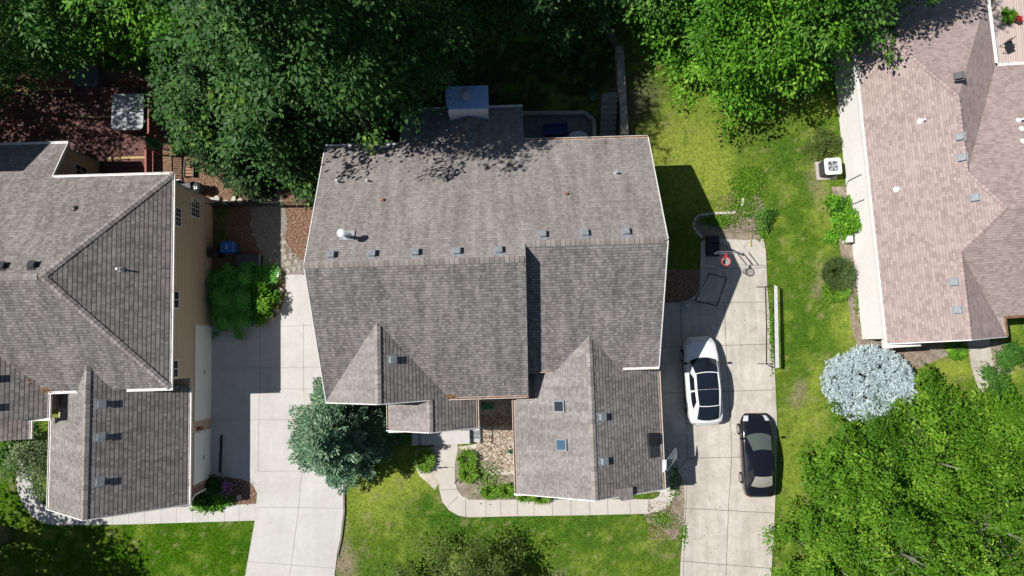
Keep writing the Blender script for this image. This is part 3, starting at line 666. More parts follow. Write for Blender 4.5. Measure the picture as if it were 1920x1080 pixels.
# where the front-left hipped roof meets the main slope
xv = bxE-2.6; zv = bzE+bp*2.6; yvv = yS+(zv-zE)/ps
gwn = (gzr-zE)/gp if False else .9
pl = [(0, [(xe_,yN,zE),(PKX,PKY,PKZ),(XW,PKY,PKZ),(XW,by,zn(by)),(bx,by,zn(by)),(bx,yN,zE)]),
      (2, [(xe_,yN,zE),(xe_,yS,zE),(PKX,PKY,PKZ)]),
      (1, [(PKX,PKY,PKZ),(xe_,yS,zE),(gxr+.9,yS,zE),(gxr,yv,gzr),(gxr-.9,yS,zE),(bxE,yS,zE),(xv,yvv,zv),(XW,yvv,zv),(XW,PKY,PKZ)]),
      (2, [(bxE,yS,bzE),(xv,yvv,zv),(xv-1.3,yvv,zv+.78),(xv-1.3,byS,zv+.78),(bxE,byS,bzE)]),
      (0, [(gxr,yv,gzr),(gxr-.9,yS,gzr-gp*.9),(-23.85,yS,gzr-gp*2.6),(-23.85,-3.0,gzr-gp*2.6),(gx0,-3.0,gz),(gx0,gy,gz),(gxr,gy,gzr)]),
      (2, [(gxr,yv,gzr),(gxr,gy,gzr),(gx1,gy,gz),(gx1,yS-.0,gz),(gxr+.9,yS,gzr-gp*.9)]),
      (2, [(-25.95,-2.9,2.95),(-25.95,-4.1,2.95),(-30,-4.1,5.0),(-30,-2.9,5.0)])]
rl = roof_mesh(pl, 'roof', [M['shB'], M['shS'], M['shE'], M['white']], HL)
ridge_cap(rl, (XW,PKY,PKZ), (PKX,PKY,PKZ), M['cap']); ridge_cap(rl, (xe_,yN,zE), (PKX,PKY,PKZ), M['cap']); ridge_cap(rl, (xe_,yS,zE), (PKX,PKY,PKZ), M['cap'])
ridge_cap(rl, (gxr,gy,gzr), (gxr,yv,gzr), M['cap'], drop=.75)
gutter(HL, (xe_,yN,zE), (xe_,yS,zE), M['white'], out=(1,0,0)); gutter(HL, (bx,yN,zE), (xe_,yN,zE), out=(0,1,0)); gutter(HL, (gxr+1.6,yS,zE), (xe_+.13,yS,zE), M['white'], out=(0,-1,0))
gutter(HL, (bxE,yS,zE), (gxr-.9,yS,zE), M['white'], out=(0,-1,0)); gutter(HL, (bxE,yS,bzE), (bxE,byS,bzE), M['white'], out=(1,0,0)); gutter(HL, (bxE+.13,byS,bzE), (bxE-1.3,byS,bzE), M['white'], out=(0,-1,0))
gutter(HL, (XW,by,zn(by)), (bx,by,zn(by)), out=(0,1,0)); gutter(HL, (gx0,-3,gz), (gx0,gy,gz), M['white'], out=(-1,0,0)); gutter(HL, (gx1,yS-.05,gz), (gx1,gy,gz), M['whitedirty'], debris=0, out=(1,0,0))
gutter(HL, (-25.95,-2.95,2.95), (-25.95,-4.1,2.95), out=(1,0,0))
for a, b in (((gx0-.13,gy-.03,gz),(gxr,gy-.03,gzr)),((gxr,gy-.03,gzr),(gx1+.13,gy-.03,gz)),((bx,by,zn(by)),(bx,yN,zE))): rake(HL, a, b)
for x0, x1 in ((gx0-.13,gx0+1.1),(gx1-1.1,gx1+.13)):
    mb = MB(); mb.box(x0, gy-.16, gz-.22, x1, gy+.1, gz-.14); mb.build('eave_return', M['white'], HL)
mb = MB(); xw_ = -17.52; mb.prism([(XW,yS+.4),(xw_,yS+.4),(xw_,yN-.35),(bx-.12,yN-.35),(bx-.12,by-.3),(XW,by-.3)], 0, 3.55)
mb.prism([(XW,yS+.4),(xw_,yS+.4),(xw_,yN-.35),(bx-.12,yN-.35),(XW,yN-.35)], 3.55, 4.84)
mb.add([(bx-.12,yN-.35,3.5),(bx-.12,by-.3,3.5),(bx-.12,by-.3,zn(by-.3)-.16),(bx-.12,yN-.35,zn(yN-.35)-.16)], [(0,1,2,3)])
mb.prism([(XW,byS+.35),(bxE-.3,byS+.35),(bxE-.3,yS+.3),(XW,yS+.3)], 0, 4.8)
mb.build('wall', M['sidingtan'], HL)
mb = MB(); mb.prism([(-24.6,gy+.35),(xw_,gy+.35),(xw_,yS+.4),(-24.6,yS+.4)], 0, 2.65); mb.add([(-24.6,gy+.35,2.65),(xw_,gy+.35,2.65),(gxr,gy+.35,gzr-.25)], [(0,1,2)])
mb.build('garage_wall', M['sidingtan'], HL)
mb = MB(); mb.box(-24.65, gy+.30, 0, xw_+.05, gy+.85, 2.55); mb.build('brick_corner', M['brickred'], HL)
mb = MB(); mb.box(bx-.25, by-.32, 0, bx-.07, by-.2, 3.55); mb.build('corner_board', M['sidinggrey'], HL); mb = MB(); mb.box(xw_-.1, yN-.42, 0, xw_+.04, yN-.30, 4.8); mb.build('corner_board', M['sidinggrey'], HL)
def window(parent, x, y0, y1, z0, z1, nv=1, nh=1, mat=None):
    mb = MB(); f = .06
    mb.box(x, y0, z0, x+.05, y1, z0+f); mb.box(x, y0, z1-f, x+.05, y1, z1); mb.box(x, y0, z0+f, x+.05, y0+f, z1-f); mb.box(x, y1-f, z0+f, x+.05, y1, z1-f)
    mb.box(x, (y0+y1)/2-.02, z0+f, x+.045, (y0+y1)/2+.02, z1-f)
    for k in range(1, nv): yy = y0+f+(y1-y0-2*f)*k/nv; mb.box(x, yy-.01, z0+f, x+.036, yy+.01, z1-f)
    for k in range(1, nh): zz = z0+f+(z1-z0-2*f)*k/nh; mb.box(x, y0+f, zz-.01, x+.034, y1-f, zz+.01)
    wn = mb.build('window', M['white'], parent); mb = MB(); mb.box(x, y0+f, z0+f, x+.02, y1-f, z1-f); mb.build('pane', M['glass'], wn); return wn
window(HL, xw_, 6.9, 7.95, 3.9, 4.8, 4, 3); window(HL, xw_, 7.75, 8.85, 1.75, 2.85, 4, 4)
window(HL, xw_, 2.55, 3.5, 4.05, 4.8); window(HL, xw_, -1.05, -.1, 4.05, 4.8)
window(HL, bx-.12, 9.7, 10.9, 1.9, 3.0, 4, 2)
def gdoor(y0, y1):
    mb = MB(); mb.box(xw_, y0, 0.05, xw_+.03, y1, 2.13)
    d = mb.build('garage_door', M['doorwhite'], HL); mb = MB(); t = .09
    mb.box(xw_, y0-t, .05, xw_+.05, y0, 2.2); mb.box(xw_, y1, .05, xw_+.05, y1+t, 2.2); mb.box(xw_, y0, 2.13, xw_+.052, y1, 2.2); mb.build('door_frame', M['white'], d)
    mb = MB(); mb.box(xw_+.03, (y0+y1)/2-.1, 1.0, xw_+.06, (y0+y1)/2+.1, 1.03); mb.build('handle', M['black'], d)
gdoor(-3.45, 1.72); gdoor(-7.0, -4.2)
mb = MB(); mb.box(xw_, -4.0, 1.55, xw_+.1, -3.85, 1.8); mb.lathe([(.03, 1.5), (.10, 1.55), (.11, 1.75), (.04, 1.85)], (xw_+.18, -3.92, 0), 10); mb.build('wall_lamp', M['copper'], HL)
mb = MB(); mb.tube([(xw_+.12,gy+.15,2.6),(xw_+.10,gy+.35,2.2),(xw_+.09,gy+.42,.35),(xw_+.35,gy+.5,.12),(xw_+.8,gy+.55,.08)], .055, 6); mb.build('downspout', M['white'], HL)
nNl = Vector((0, pn, 1)); nEl = Vector((gp, 0, 1)); nEh = Vector(((PKZ-zE)/(xe_-PKX), 0, 1))
for (px, py) in ((62,500),(5,500)):
    q = P(px, py, 7.7); box_vent(rl, (q.x*1.0+q.y*.03, 4.55, zn(4.55)), nNl, M['darkgrey'])
for y in (-2.2, -3.85, -6.05): box_vent(rl, (gxr+.52, y, gzr-gp*.52), nEl)
for y in (-.75, -2.15): box_vent(rl, (bxE-1.95, y, bzE+bp*1.95), Vector((bp, 0, 1)), M['darkgrey'])
xq = -19.35; pipe_vent(rl, (xq, 4.45, zE+(PKZ-zE)/(xe_-PKX)*(xe_-xq)), .38, .05)
q = P(127,378,6.1); pipe_vent(rl, (-21.85, 7.6, zn(7.6)), .12, .07, M['darkgrey'])
mb = MB(); mb.box(-31.5, 10.6, 0, -28.9, 12.4, 9.0); chl = mb.build('chimney', M['brickpink'], HL); mb = MB(); mb.frust(-31.6, 10.5, -28.8, 12.5, 9.0, 9.15, .06); mb.build('chimney_cap', M['stone'], chl)
mb = MB(); mb.box(-28.9, 11.3, 0, -25.3, 12.2, 2.4); mb.build('brick_bay', M['brickpink'], HL)
# =============================================================== RIGHT HOUSE
HR = thing('house', (0, 0, 0), .06, 'single-storey house with rose-brown shingles and white painted brick wall, at the right edge', 'house')
ex, ez, er = 20.25, 3.0, .6; wz = lambda x: ez+er*(x-ex); ysn = -1.0; npz = .36
sgx, sgz = 23.5, wz(23.5); gxE = 26.72
pkx = 25.35; pkz = wz(pkx); pky = 5.55
r1x = 24.1; r1z = wz(r1x); yh = 11.7; yNe = yh+(r1z-ez)/npz; r1s = pky+(pkz-r1z)/npz
ex2 = r1x+(r1z-ez)/er
sp = .56; ysg = pky-(pkz-sgz)/sp; ywe = pky-(pkz-ez)/sp
icy = pky+(pkz-ez)/npz
pl = [(0, [(ex,yNe,ez),(ex,ysn,ez),(sgx,ysn,sgz),(sgx,ysg,sgz),(pkx,pky,pkz),(r1x,r1s,r1z),(r1x,yh,r1z)]),
      (0, [(ex,yNe,ez),(r1x,yh,r1z),(ex2,yNe,ez)]),
      (0, [(r1x,yh,r1z),(r1x,r1s,r1z),(ex2,icy,ez),(ex2,yNe,ez)]),
      (0, [(r1x,r1s,r1z),(pkx,pky,pkz),(45,pky,pkz),(45,icy,ez),(ex2,icy,ez)]),
      (0, [(sgx,ysg,sgz),(26.25,ywe,ez),(45,ywe,ez),(45,pky,pkz),(pkx,pky,pkz)]),
      (0, [(sgx,ysn,sgz),(gxE,ysn,sgz-er*(gxE-sgx)),(gxE,ywe-.02,sgz-er*(gxE-sgx)),(26.25,ywe,ez+.0),(sgx,ysg,sgz)])]
rr = roof_mesh(pl, 'roof', [M['shR'], M['white']], HR)
ridge_cap(rr, (sgx,ysn,sgz), (sgx,ysg,sgz), M['capR'], wd=.26, drop=.55); ridge_cap(rr, (r1x,r1s,r1z), (r1x,yh,r1z), M['capR'], wd=.26, drop=.55); ridge_cap(rr, (ex,yNe,ez), (r1x,yh,r1z), M['capR'], wd=.26, drop=.3)
ridge_cap(rr, (sgx,ysg,sgz), (pkx,pky,pkz), M['capR'], wd=.26, drop=.35); ridge_cap(rr, (45,pky,pkz), (pkx,pky,pkz), M['capR'], wd=.26, drop=.4); ridge_cap(rr, (r1x,r1s,r1z), (pkx,pky,pkz), M['capR'], wd=.26, drop=.3)
gutter(HR, (ex,yNe,ez), (ex,ysn,ez), M['white'], out=(-1,0,0), wd=.16); gutter(HR, (ex2,yNe,ez), (ex2,icy,ez), M['white'], out=(1,0,0), wd=.2); gutter(HR, (ex2,icy,ez), (45,icy,ez), M['white'], out=(0,1,0), wd=.2)
gutter(HR, (26.25,ywe,ez), (45,ywe,ez), M['debris'], out=(0,-1,0), debris=1); gutter(HR, (gxE,ywe-.1,ez+.0), (gxE,ysn,ez+.0), M['debris'], out=(1,0,0), debris=1)
for a, b in (((ex-.1,ysn-.03,ez),(sgx,ysn-.03,sgz)),((sgx,ysn-.03,sgz),(gxE,ysn-.03,sgz-er*(gxE-sgx)))): rake(HR, a, b)
mb = MB(); mb.box(ex-.16, ysn-.25, ez-.28, ex+1.9, ysn+.2, ez-.15); mb.build('eave_return', M['white'], HR)
mb = MB(); wx_ = 20.45; mb.prism([(wx_,ysn+.25),(26.4,ysn+.25),(26.4,ywe+.35),(44,ywe+.35),(44,icy-.35),(ex2-.35,icy-.35),(ex2-.35,yNe-.4),(wx_,yNe-.4)], 0, 2.86)
mb.add([(wx_,ysn+.25,2.86),(26.4,ysn+.25,2.86),(sgx,ysn+.25,sgz-.2)], [(0,1,2)]); mb.build('wall', M['brickwhite'], HR)
for (px, py, mt) in ((1798,143,M['darkgrey']),(1800,257,None),(1804,296,None),(1828,371,None),(1789,529,None),(1796,581,None)):
    for it in range(2):
        z = 4.6
        for k in range(12):
            q = P(px, py, z); lx = q.x*math.cos(.06)+q.y*math.sin(.06); ly = -q.x*math.sin(.06)+q.y*math.cos(.06); z = wz(lx)
    box_vent(rr, (lx, ly, z), Vector((-er, 0, 1)), mt)
for (px, py) in ((1728,227),(1683,355)):
    z = 4.
    for k in range(12):
        q = P(px, py, z); lx = q.x*math.cos(.06)+q.y*math.sin(.06); ly = -q.x*math.sin(.06)+q.y*math.cos(.06); z = wz(lx)
    pipe_vent(rr, (lx, ly, z), .28 if px > 1700 else .08, .06, M['whitepl'])
for (px, py, h) in ((1911,226,.3),(1917,242,.35),(1919,265,.2)):
    z = 5.
    for k in range(12):
        q = P(px, py, z); lx = q.x*math.cos(.06)+q.y*math.sin(.06); ly = -q.x*math.sin(.06)+q.y*math.cos(.06); z = pkz-npz*(ly-pky)
    pipe_vent(rr, (lx, ly, z), h, .06, M['whitepl'])
for y0, h in ((7.15,.3),(8.6,.35)):
    mb = MB(); mb.bar((wx_-.04,y0,.4),(wx_-.04,y0,1.9),.05,.05); mb.bar((wx_-.05,y0,.4),(wx_-.3,y0-.25,.3),.03,.03); mb.build('wall_conduit', M['galvdull'], HR)
# raised patio of the right house
tag(MB().prism(PA([(1862,-20),(1990,-20),(1990,150),(1862,150)], .35), 0, .35).build('patio_deck', M['patio']), 'pinkish boarded patio deck behind the right house, in the top right corner', 'deck')
# =============================================================== PLANTS
def leaves(c, d, n, L, W, fold=.12):
    d = d/np.linalg.norm(d, axis=1, keepdims=True); s = np.cross(n, d); s /= np.linalg.norm(s, axis=1, keepdims=True)+1e-9
    n = np.cross(d, s); L = L[:, None]; W = W[:, None]
    V = np.stack([c, c+d*L*.45+s*W*.5+n*L*fold, c+d*L, c+d*L*.45-s*W*.5+n*L*fold], 1).reshape(-1, 3)
    return V, np.arange(len(c)*4).reshape(-1, 4)
def rdir(n, rng):
    v = rng.normal(size=(n, 3)); return v/np.linalg.norm(v, axis=1, keepdims=True)
def crown_sprays(rng, R, zb0, zt, ns, squash=1., lump=.22, inner=.35, low=.12):
    """spray centres through a lumpy dome"""
    v = rdir(ns, rng); v[:, 2] = np.abs(v[:, 2])*(1) - low*rng.random(ns)
    k = rng.normal(size=(7, 3))*2.2; ph = rng.random(7)*6.28
    l = 1+lump*np.sin(v@k.T+ph).sum(1)/2.6
    r = (inner+(1-inner)*rng.random(ns)**.45)*l
    c = v*r[:, None]; c[:, 0] *= R; c[:, 1] *= R*squash; c[:, 2] = zb0+c[:, 2]*(zt-zb0)
    return c, v
def broadleaf(name, x, y, R, zb0, zt, leaf, mat, label, group, seed, ns=420, per=42, sprayR=.75, squash=1., trunk=None, trad=.22, lump=.22, cat='tree', limbs=14, trunkmat=None, aspect=.55, up=.8, inner=.35, parts=('trunk', 'crown'), off=(0, 0), nb=None, bs=None):
    rng = np.random.default_rng(seed); root = thing(name, (x, y, 0), 0, label, cat, group)
    nb = nb or max(6, int(ns/11)); bs = bs or (R*R*(zt-zb0))**(1/3.)*.25
    bc, bv = crown_sprays(rng, R, zb0, zt, nb, squash, lump, inner)
    k = rng.integers(0, nb, ns); o = rng.normal(size=(ns, 3)); out = bv[k]*np.array([1, 1, .25]); along = rng.normal(size=(ns, 1))
    c = bc[k]+o*np.array([.40, .40, .42])*bs+out*along*bs*.75; c[:, 2] -= .12*bs*(o[:, :2]**2).sum(1)+np.maximum(along[:, 0], 0)*.22*bs
    c[:, 2] = np.maximum(c[:, 2], zb0*.55); v = bv[k]; c[:, 0] += off[0]; c[:, 1] += off[1]
    n = ns*per; sc = np.repeat(c, per, 0); sv = np.repeat(v, per, 0)
    o = rng.normal(size=(n, 3))*np.array([.5, .5, .16])*sprayR*np.repeat(rng.uniform(.5, 1.25, ns), per)[:, None]
    r2 = (o[:, :2]**2).sum(1); o[:, 2] -= r2*.42/sprayR
    p = sc+o
    nn = np.array([0, 0, up])+sv*.5+o*np.array([.75, .75, 0])/sprayR+rng.normal(size=(n, 3))*.34; nn /= np.linalg.norm(nn, axis=1, keepdims=True)
    d = o*np.array([1, 1, .3])+sv*np.array([1, 1, .0])*.5*sprayR+rng.normal(size=(n, 3))*.25*sprayR; d[:, 2] -= .16*sprayR
    L = leaf*rng.uniform(.45, 1.5, n)*np.repeat(rng.uniform(.75, 1.2, ns), per); V, F = leaves(p, d, nn, L, L*aspect*rng.uniform(.8, 1.2, n))
    tone = np.repeat(np.clip(rng.normal(.45, .26, nb)[k]+rng.normal(0, .16, ns), 0, 1), per)
    np_mesh(parts[1], V, F, M[mat], root, col=np.repeat(tone, 4)[:, None].repeat(3, 1))
    mb = MB(); th = zb0+(zt-zb0)*.72
    lean = rng.normal(size=2)*.25
    mb.tube([(0, 0, -.1), (lean[0]*.3, lean[1]*.3, zb0*.7+.2), (lean[0]+off[0]*.6, lean[1]+off[1]*.6, (zb0+th)/2), (lean[0]*1.3+off[0], lean[1]*1.3+off[1], th)], [trad*1.25, trad, trad*.62, trad*.15], 9)
    for i in rng.choice(ns, min(limbs, ns), replace=False):
        t = np.array([lean[0]*.6+off[0]*.5, lean[1]*.6+off[1]*.5, max(zb0*.8, .3)+rng.random()*(th-zb0)*.5]); e = c[i]*.97; e[2] = max(e[2]+.02, t[2]*.9)
        mid = (t+e)/2+np.array([0, 0, .25])+rng.normal(size=3)*.12*R*.2
        mb.tube([t, mid, e], [trad*.28, trad*.14, trad*.04], 5)
    mb.build(parts[0], M[trunkmat or 'trunk'], root, smooth=True)
    return root
def conifer(name, x, y, R, H, mat, label, seed, levels=22, needle=.13, droop=.18, group=None, z0=.25, dens=1.0, trad=.14, lift=.0, width=.30):
    rng = np.random.default_rng(seed); root = thing(name, (x, y, 0), 0, label, 'conifer', group)
    C = []; D = []; NN = []; T = []; mb = MB(); mb.tube([(0, 0, -.1), (0, 0, H*.5), (0, 0, H)], [trad, trad*.6, .02], 8)
    for l in range(levels):
        f = l/(levels-1); z = z0+(H-z0)*f**.95; rr_ = R*(1-f)**.75+.12
        nb = max(5, int((9+7*(1-f))))
        a0 = rng.random()*6.28
        for b in range(nb):
            a = a0+6.283*b/nb+rng.normal()*.12; Lb = rr_*rng.uniform(.48, 1.3); zz = z+rng.normal()*.12
            dirv = np.array([math.cos(a), math.sin(a), 0]); side = np.array([-math.sin(a), math.cos(a), 0])
            ns_ = max(4, int(Lb/.085*dens))
            tone = np.clip(rng.normal(.4, .22), 0, 1)
            if Lb > .8: mb.tube([(0, 0, zz), tuple(dirv*Lb*.5+np.array([0, 0, zz-droop*Lb*.2])), tuple(dirv*Lb*.95+np.array([0, 0, zz-droop*Lb]))], [.03, .018, .006], 4)
            for k in range(ns_):
                t = (k+.5)/ns_; bp_ = dirv*Lb*t+np.array([0, 0, zz-droop*Lb*t*t+lift*t])
                tw = (1-t)**.7*Lb*width+.10
                for sgn in (-1, 1):
                    m_ = max(2, int(tw/.075*dens)); 
                    for q in range(m_):
                        u = (q+.6)/m_; dd = side*sgn*.75+dirv*.65
                        C.append(bp_+dd*tw*u+rng.normal(size=3)*.025); D.append(dd*.6+dirv*.4+rng.normal(size=3)*.38+np.array([0, 0, .12])); T.append(np.clip(tone+.35*(t-.4)+.15*u, 0, 1))
            for q in range(4): C.append(dirv*Lb*.96+np.array([0, 0, zz-droop*Lb])+rng.normal(size=3)*.04); D.append(dirv+rng.normal(size=3)*.5); T.append(.9)
    C = np.array(C); D = np.array(D); n = len(C); nn = np.array([0, 0, 1.])+rng.normal(size=(n, 3))*.5; nn /= np.linalg.norm(nn, axis=1, keepdims=True)
    L = needle*rng.uniform(.8, 1.5, n); V, F = leaves(C, D, nn, L, L*.42)
    np_mesh('crown', V, F, M[mat], root, col=np.repeat(np.array(T), 4)[:, None].repeat(3, 1)); mb.build('trunk', M['trunk'], root)
    return root
def tufts(name, x, y, n, R, h, mat, label, cat, seed, blade=.5, wd=.03, squash=1, group=None, flat=.5, segs=3, z0=0.03):
    """arching strap leaves from clump bases"""
    rng = np.random.default_rng(seed); root = thing(name, (x, y, 0), 0, label, cat, group)
    a = rng.uniform(0, 6.283, n); r = np.sqrt(rng.random(n))*R*.7; bx_ = np.cos(a)*r; by_ = np.sin(a)*r*squash
    a2 = a+rng.normal(size=n)*.9; L = blade*rng.uniform(.6, 1.2, n)
    V = []; T = np.clip(rng.normal(.5, .25, n), 0, 1)
    s = np.stack([-np.sin(a2), np.cos(a2), a*0], 1); d = np.stack([np.cos(a2), np.sin(a2), a*0], 1)
    b0 = np.stack([bx_, by_, a*0+z0], 1); hh = h*rng.uniform(.6, 1.15, n)
    ts = [0, .4, .75, 1.0]; ws = [.7, 1, .7, .05]
    P_ = []
    for t, w_ in zip(ts, ws):
        c = b0+d*(L*flat*(t**1.2))[:, None]+np.array([0, 0, 1.])*(hh*(math.sin(t*2.2)))[:, None]
        P_ += [c-s*wd*w_, c+s*wd*w_]
    V = np.stack(P_, 1).reshape(-1, 3); b = np.arange(n)[:, None]*8
    F = np.concatenate([b+np.array([[0, 1, 3, 2]]), b+np.array([[2, 3, 5, 4]]), b+np.array([[4, 5, 7, 6]])])
    np_mesh('foliage', V, F, M[mat], root, col=np.repeat(T, 8)[:, None].repeat(3, 1)); return root
def at(px, py, z=0): q = P(px, py, z); return q.x, q.y
# --- tall trees top left and over the back gardens
tg = 'trees in the wood behind the houses'
def T(px, ps, zt, R, mat, label, seed, zb0=2.5, leaf=.21, ns=420, per=44, **k):
    """px = crown middle, ps = photo row of the crown's near (lower) edge"""
    q = P(px, ps, zb0+(zt-zb0)*.35); return broadleaf('broadleaf_tree', q.x, q.y+R*.97+.55, R, zb0, zt, leaf, mat, label, tg, seed, ns, per, **k)
T(60, 115, 9, 3.0, 'leafmid', 'mid-green tree in the top left corner above the deck', 101, ns=360)
T(0, 150, 7, 1.9, 'leafmid', 'smaller green tree at the left edge beside the deck railing', 102, ns=200)
T(285, 100, 16, 4.0, 'leaflite', 'tall bright green tree at the top, right of the pale trunk', 103, zb0=5, ns=620, trad=.3)
T(440, 95, 15, 4.0, 'leafmid', 'tall tree at the top edge between the bright tree and the dark ones', 104, zb0=4, ns=560)
T(395, 290, 8.5, 2.5, 'leafdark', 'dark tree crowding the hot tub side of the deck', 105, ns=420)
T(250, 105, 7, 1.7, 'leafmid', 'small tree at the top of the deck railing behind the hot tub', 117, zb0=1.5, ns=240)
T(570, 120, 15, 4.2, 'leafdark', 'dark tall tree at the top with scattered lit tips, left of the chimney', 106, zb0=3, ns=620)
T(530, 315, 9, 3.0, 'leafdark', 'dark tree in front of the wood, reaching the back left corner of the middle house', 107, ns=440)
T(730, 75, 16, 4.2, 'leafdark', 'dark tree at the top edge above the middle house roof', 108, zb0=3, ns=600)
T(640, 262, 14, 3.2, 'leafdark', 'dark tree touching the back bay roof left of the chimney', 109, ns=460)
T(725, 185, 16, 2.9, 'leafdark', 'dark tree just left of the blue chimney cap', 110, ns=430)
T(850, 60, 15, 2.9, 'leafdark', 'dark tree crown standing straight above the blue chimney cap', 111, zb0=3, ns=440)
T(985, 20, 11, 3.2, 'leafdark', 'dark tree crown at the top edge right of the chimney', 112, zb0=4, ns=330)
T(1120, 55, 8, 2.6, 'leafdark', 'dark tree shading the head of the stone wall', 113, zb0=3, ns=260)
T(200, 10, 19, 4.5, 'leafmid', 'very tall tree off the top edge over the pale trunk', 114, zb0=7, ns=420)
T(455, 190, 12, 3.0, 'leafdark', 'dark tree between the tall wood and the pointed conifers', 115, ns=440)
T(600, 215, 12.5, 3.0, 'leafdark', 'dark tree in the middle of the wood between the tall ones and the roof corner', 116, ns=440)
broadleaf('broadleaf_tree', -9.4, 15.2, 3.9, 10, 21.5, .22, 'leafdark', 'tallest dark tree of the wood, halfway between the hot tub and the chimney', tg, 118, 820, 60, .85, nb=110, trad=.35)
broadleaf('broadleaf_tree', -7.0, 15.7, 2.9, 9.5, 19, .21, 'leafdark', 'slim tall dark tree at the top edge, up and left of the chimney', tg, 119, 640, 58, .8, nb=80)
# --- maple right of the back lawn and the taller one behind it
broadleaf('maple_tree', 12.5, 18.4, 5.0, 2.2, 10.5, .20, 'leaflite', 'big sunlit maple with bright drooping sprays over the back lawn', tg, 120, 760, 62, .8, squash=.92, trad=.3, lump=.16, nb=120)
broadleaf('maple_tree', 16.7, 20.7, 4.8, 4, 17, .22, 'leafmid', 'taller maple at the top edge casting shade on the rose roof', tg, 121, 900, 54, .8, trad=.3)
broadleaf('maple_tree', 8.2, 21.5, 3.6, 3, 11, .2, 'leafmid', 'maple in shade at the top edge left of the sunlit maple', tg, 122, 380, 44, .8)
# --- conifers between the houses
for px, py, R, H, lab, sd in ((455,215,2.5,9,'dark pointed conifer beside the deck between the houses',131),(560,265,2.3,7,'dark conifer touching the back left corner of the middle house',132),(470,325,1.5,3.6,'small conifer with bright tips over the gravel path',133),(590,330,1.5,4.2,'bright-tipped conifer pressed against the middle house roof edge',134),(400,250,2.0,5.5,'dark conifer just right of the deck railing',135)):
    x, y = at(px, py, H*.3); conifer('spruce_tree', x, y, R, H, 'sprucedark', lab, sd, levels=int(H*2.6+3), group='conifers between the houses', needle=.17, droop=.25)
x, y = at(640, 812, 1.8); conifer('blue_spruce', x, y, 2.95, 7.0, 'spruce', 'blue-green spruce leaning over the left driveway at the front corner', 140, levels=26, needle=.15, droop=.12, dens=1.05)
# --- silver mound
def silver():
    x, y = at(1643, 722, 1.4); root = thing('silver_spruce', (x, y, 0), 0, 'round silver-blue globe spruce by the corner of the rose-roofed house', 'conifer')
    rng = np.random.default_rng(150); n = 1500; v = rdir(n, rng); v[:, 2] = np.abs(v[:, 2])**.8; R = 2.48; H = 2.0
    c = v*np.array([R, R*.86, H])*rng.uniform(.8, 1.05, n)[:, None]; c[:, 2] += .15
    k = 16; cc = np.repeat(c, k, 0); nrm = np.repeat(v, k, 0); d = nrm*.55+rdir(n*k, rng)*1.0; d /= np.linalg.norm(d, axis=1, keepdims=True)
    L = rng.uniform(.12, .26, n*k); V, F = leaves(cc, d, np.tile([-.35, 0, 1.], (n*k, 1))+rdir(n*k, rng)*.5, L, np.full(n*k, .045), .02)
    tn = np.repeat(np.clip(rng.normal(.5, .25, n), 0, 1), k); np_mesh('crown', V, F, M['silver'], root, col=np.repeat(tn, 4)[:, None].repeat(3, 1))
    mb = MB(); mb.tube([(0, 0, 0), (0, 0, 1.4)], [.13, .05], 8)
    for i in range(24):
        a = i*.8; mb.tube([(0, 0, .5), (math.cos(a)*R*.4, math.sin(a)*R*.35, 1.0), (math.cos(a)*R*.8, math.sin(a)*R*.7, .7+.3*(i % 3))], [.05, .03, .01], 5)
    mb.build('trunk', M['trunk'], root)
silver()
# --- yellow-green trees bottom right
lg = 'yellow-green trees in the bottom right corner'
for px, py, R, zt, ns, lab, sd in ((1668,915,3.3,5.6,560,'yellow-green tree nearest the black sedan at the lower right',161),(1800,880,3.6,6.8,620,'yellow-green tree below the silver spruce, in the middle of the lower right group',162),
        (1740,1060,3.9,6.5,620,'yellow-green tree at the bottom edge of the lower right group',163),(1915,1000,3.8,7.0,560,'yellow-green tree in the bottom right corner',164),(1912,812,2.6,5.0,380,'yellow-green tree at the right edge beside the concrete path',165),
        (1590,1070,2.7,4.2,330,'lowest yellow-green tree, at the bottom edge beside the right driveway',166),(1772,772,1.6,3.2,190,'small leafy tree between the silver spruce and the path',167)):
    x, y = at(px, py, 1+(zt-1)*.6); broadleaf('locust_tree', x, y, R, .9, zt, .15, 'leaflocust', lab, lg, sd, int(ns*.88), 54, .42, trad=.09, lump=.38, limbs=34, trunkmat='pale', aspect=.5, inner=.3)
x, y = at(1868, 700, 1.2); broadleaf('sapling', x+.1, y-.3, .55, .6, 2.4, .13, 'leafmid', 'thin sapling leaning over the concrete path at the right', None, 168, 50, 26, .3, trad=.03, cat='sapling', limbs=8)
x, y = at(1905, 665, .8); broadleaf('shrub', x, y, .8, .2, 1.3, .13, 'leafmid', 'green shrub at the right edge below the white garage wall', None, 169, 80, 40, .3, trad=.03, cat='shrub', limbs=6, parts=('stem', 'foliage'))
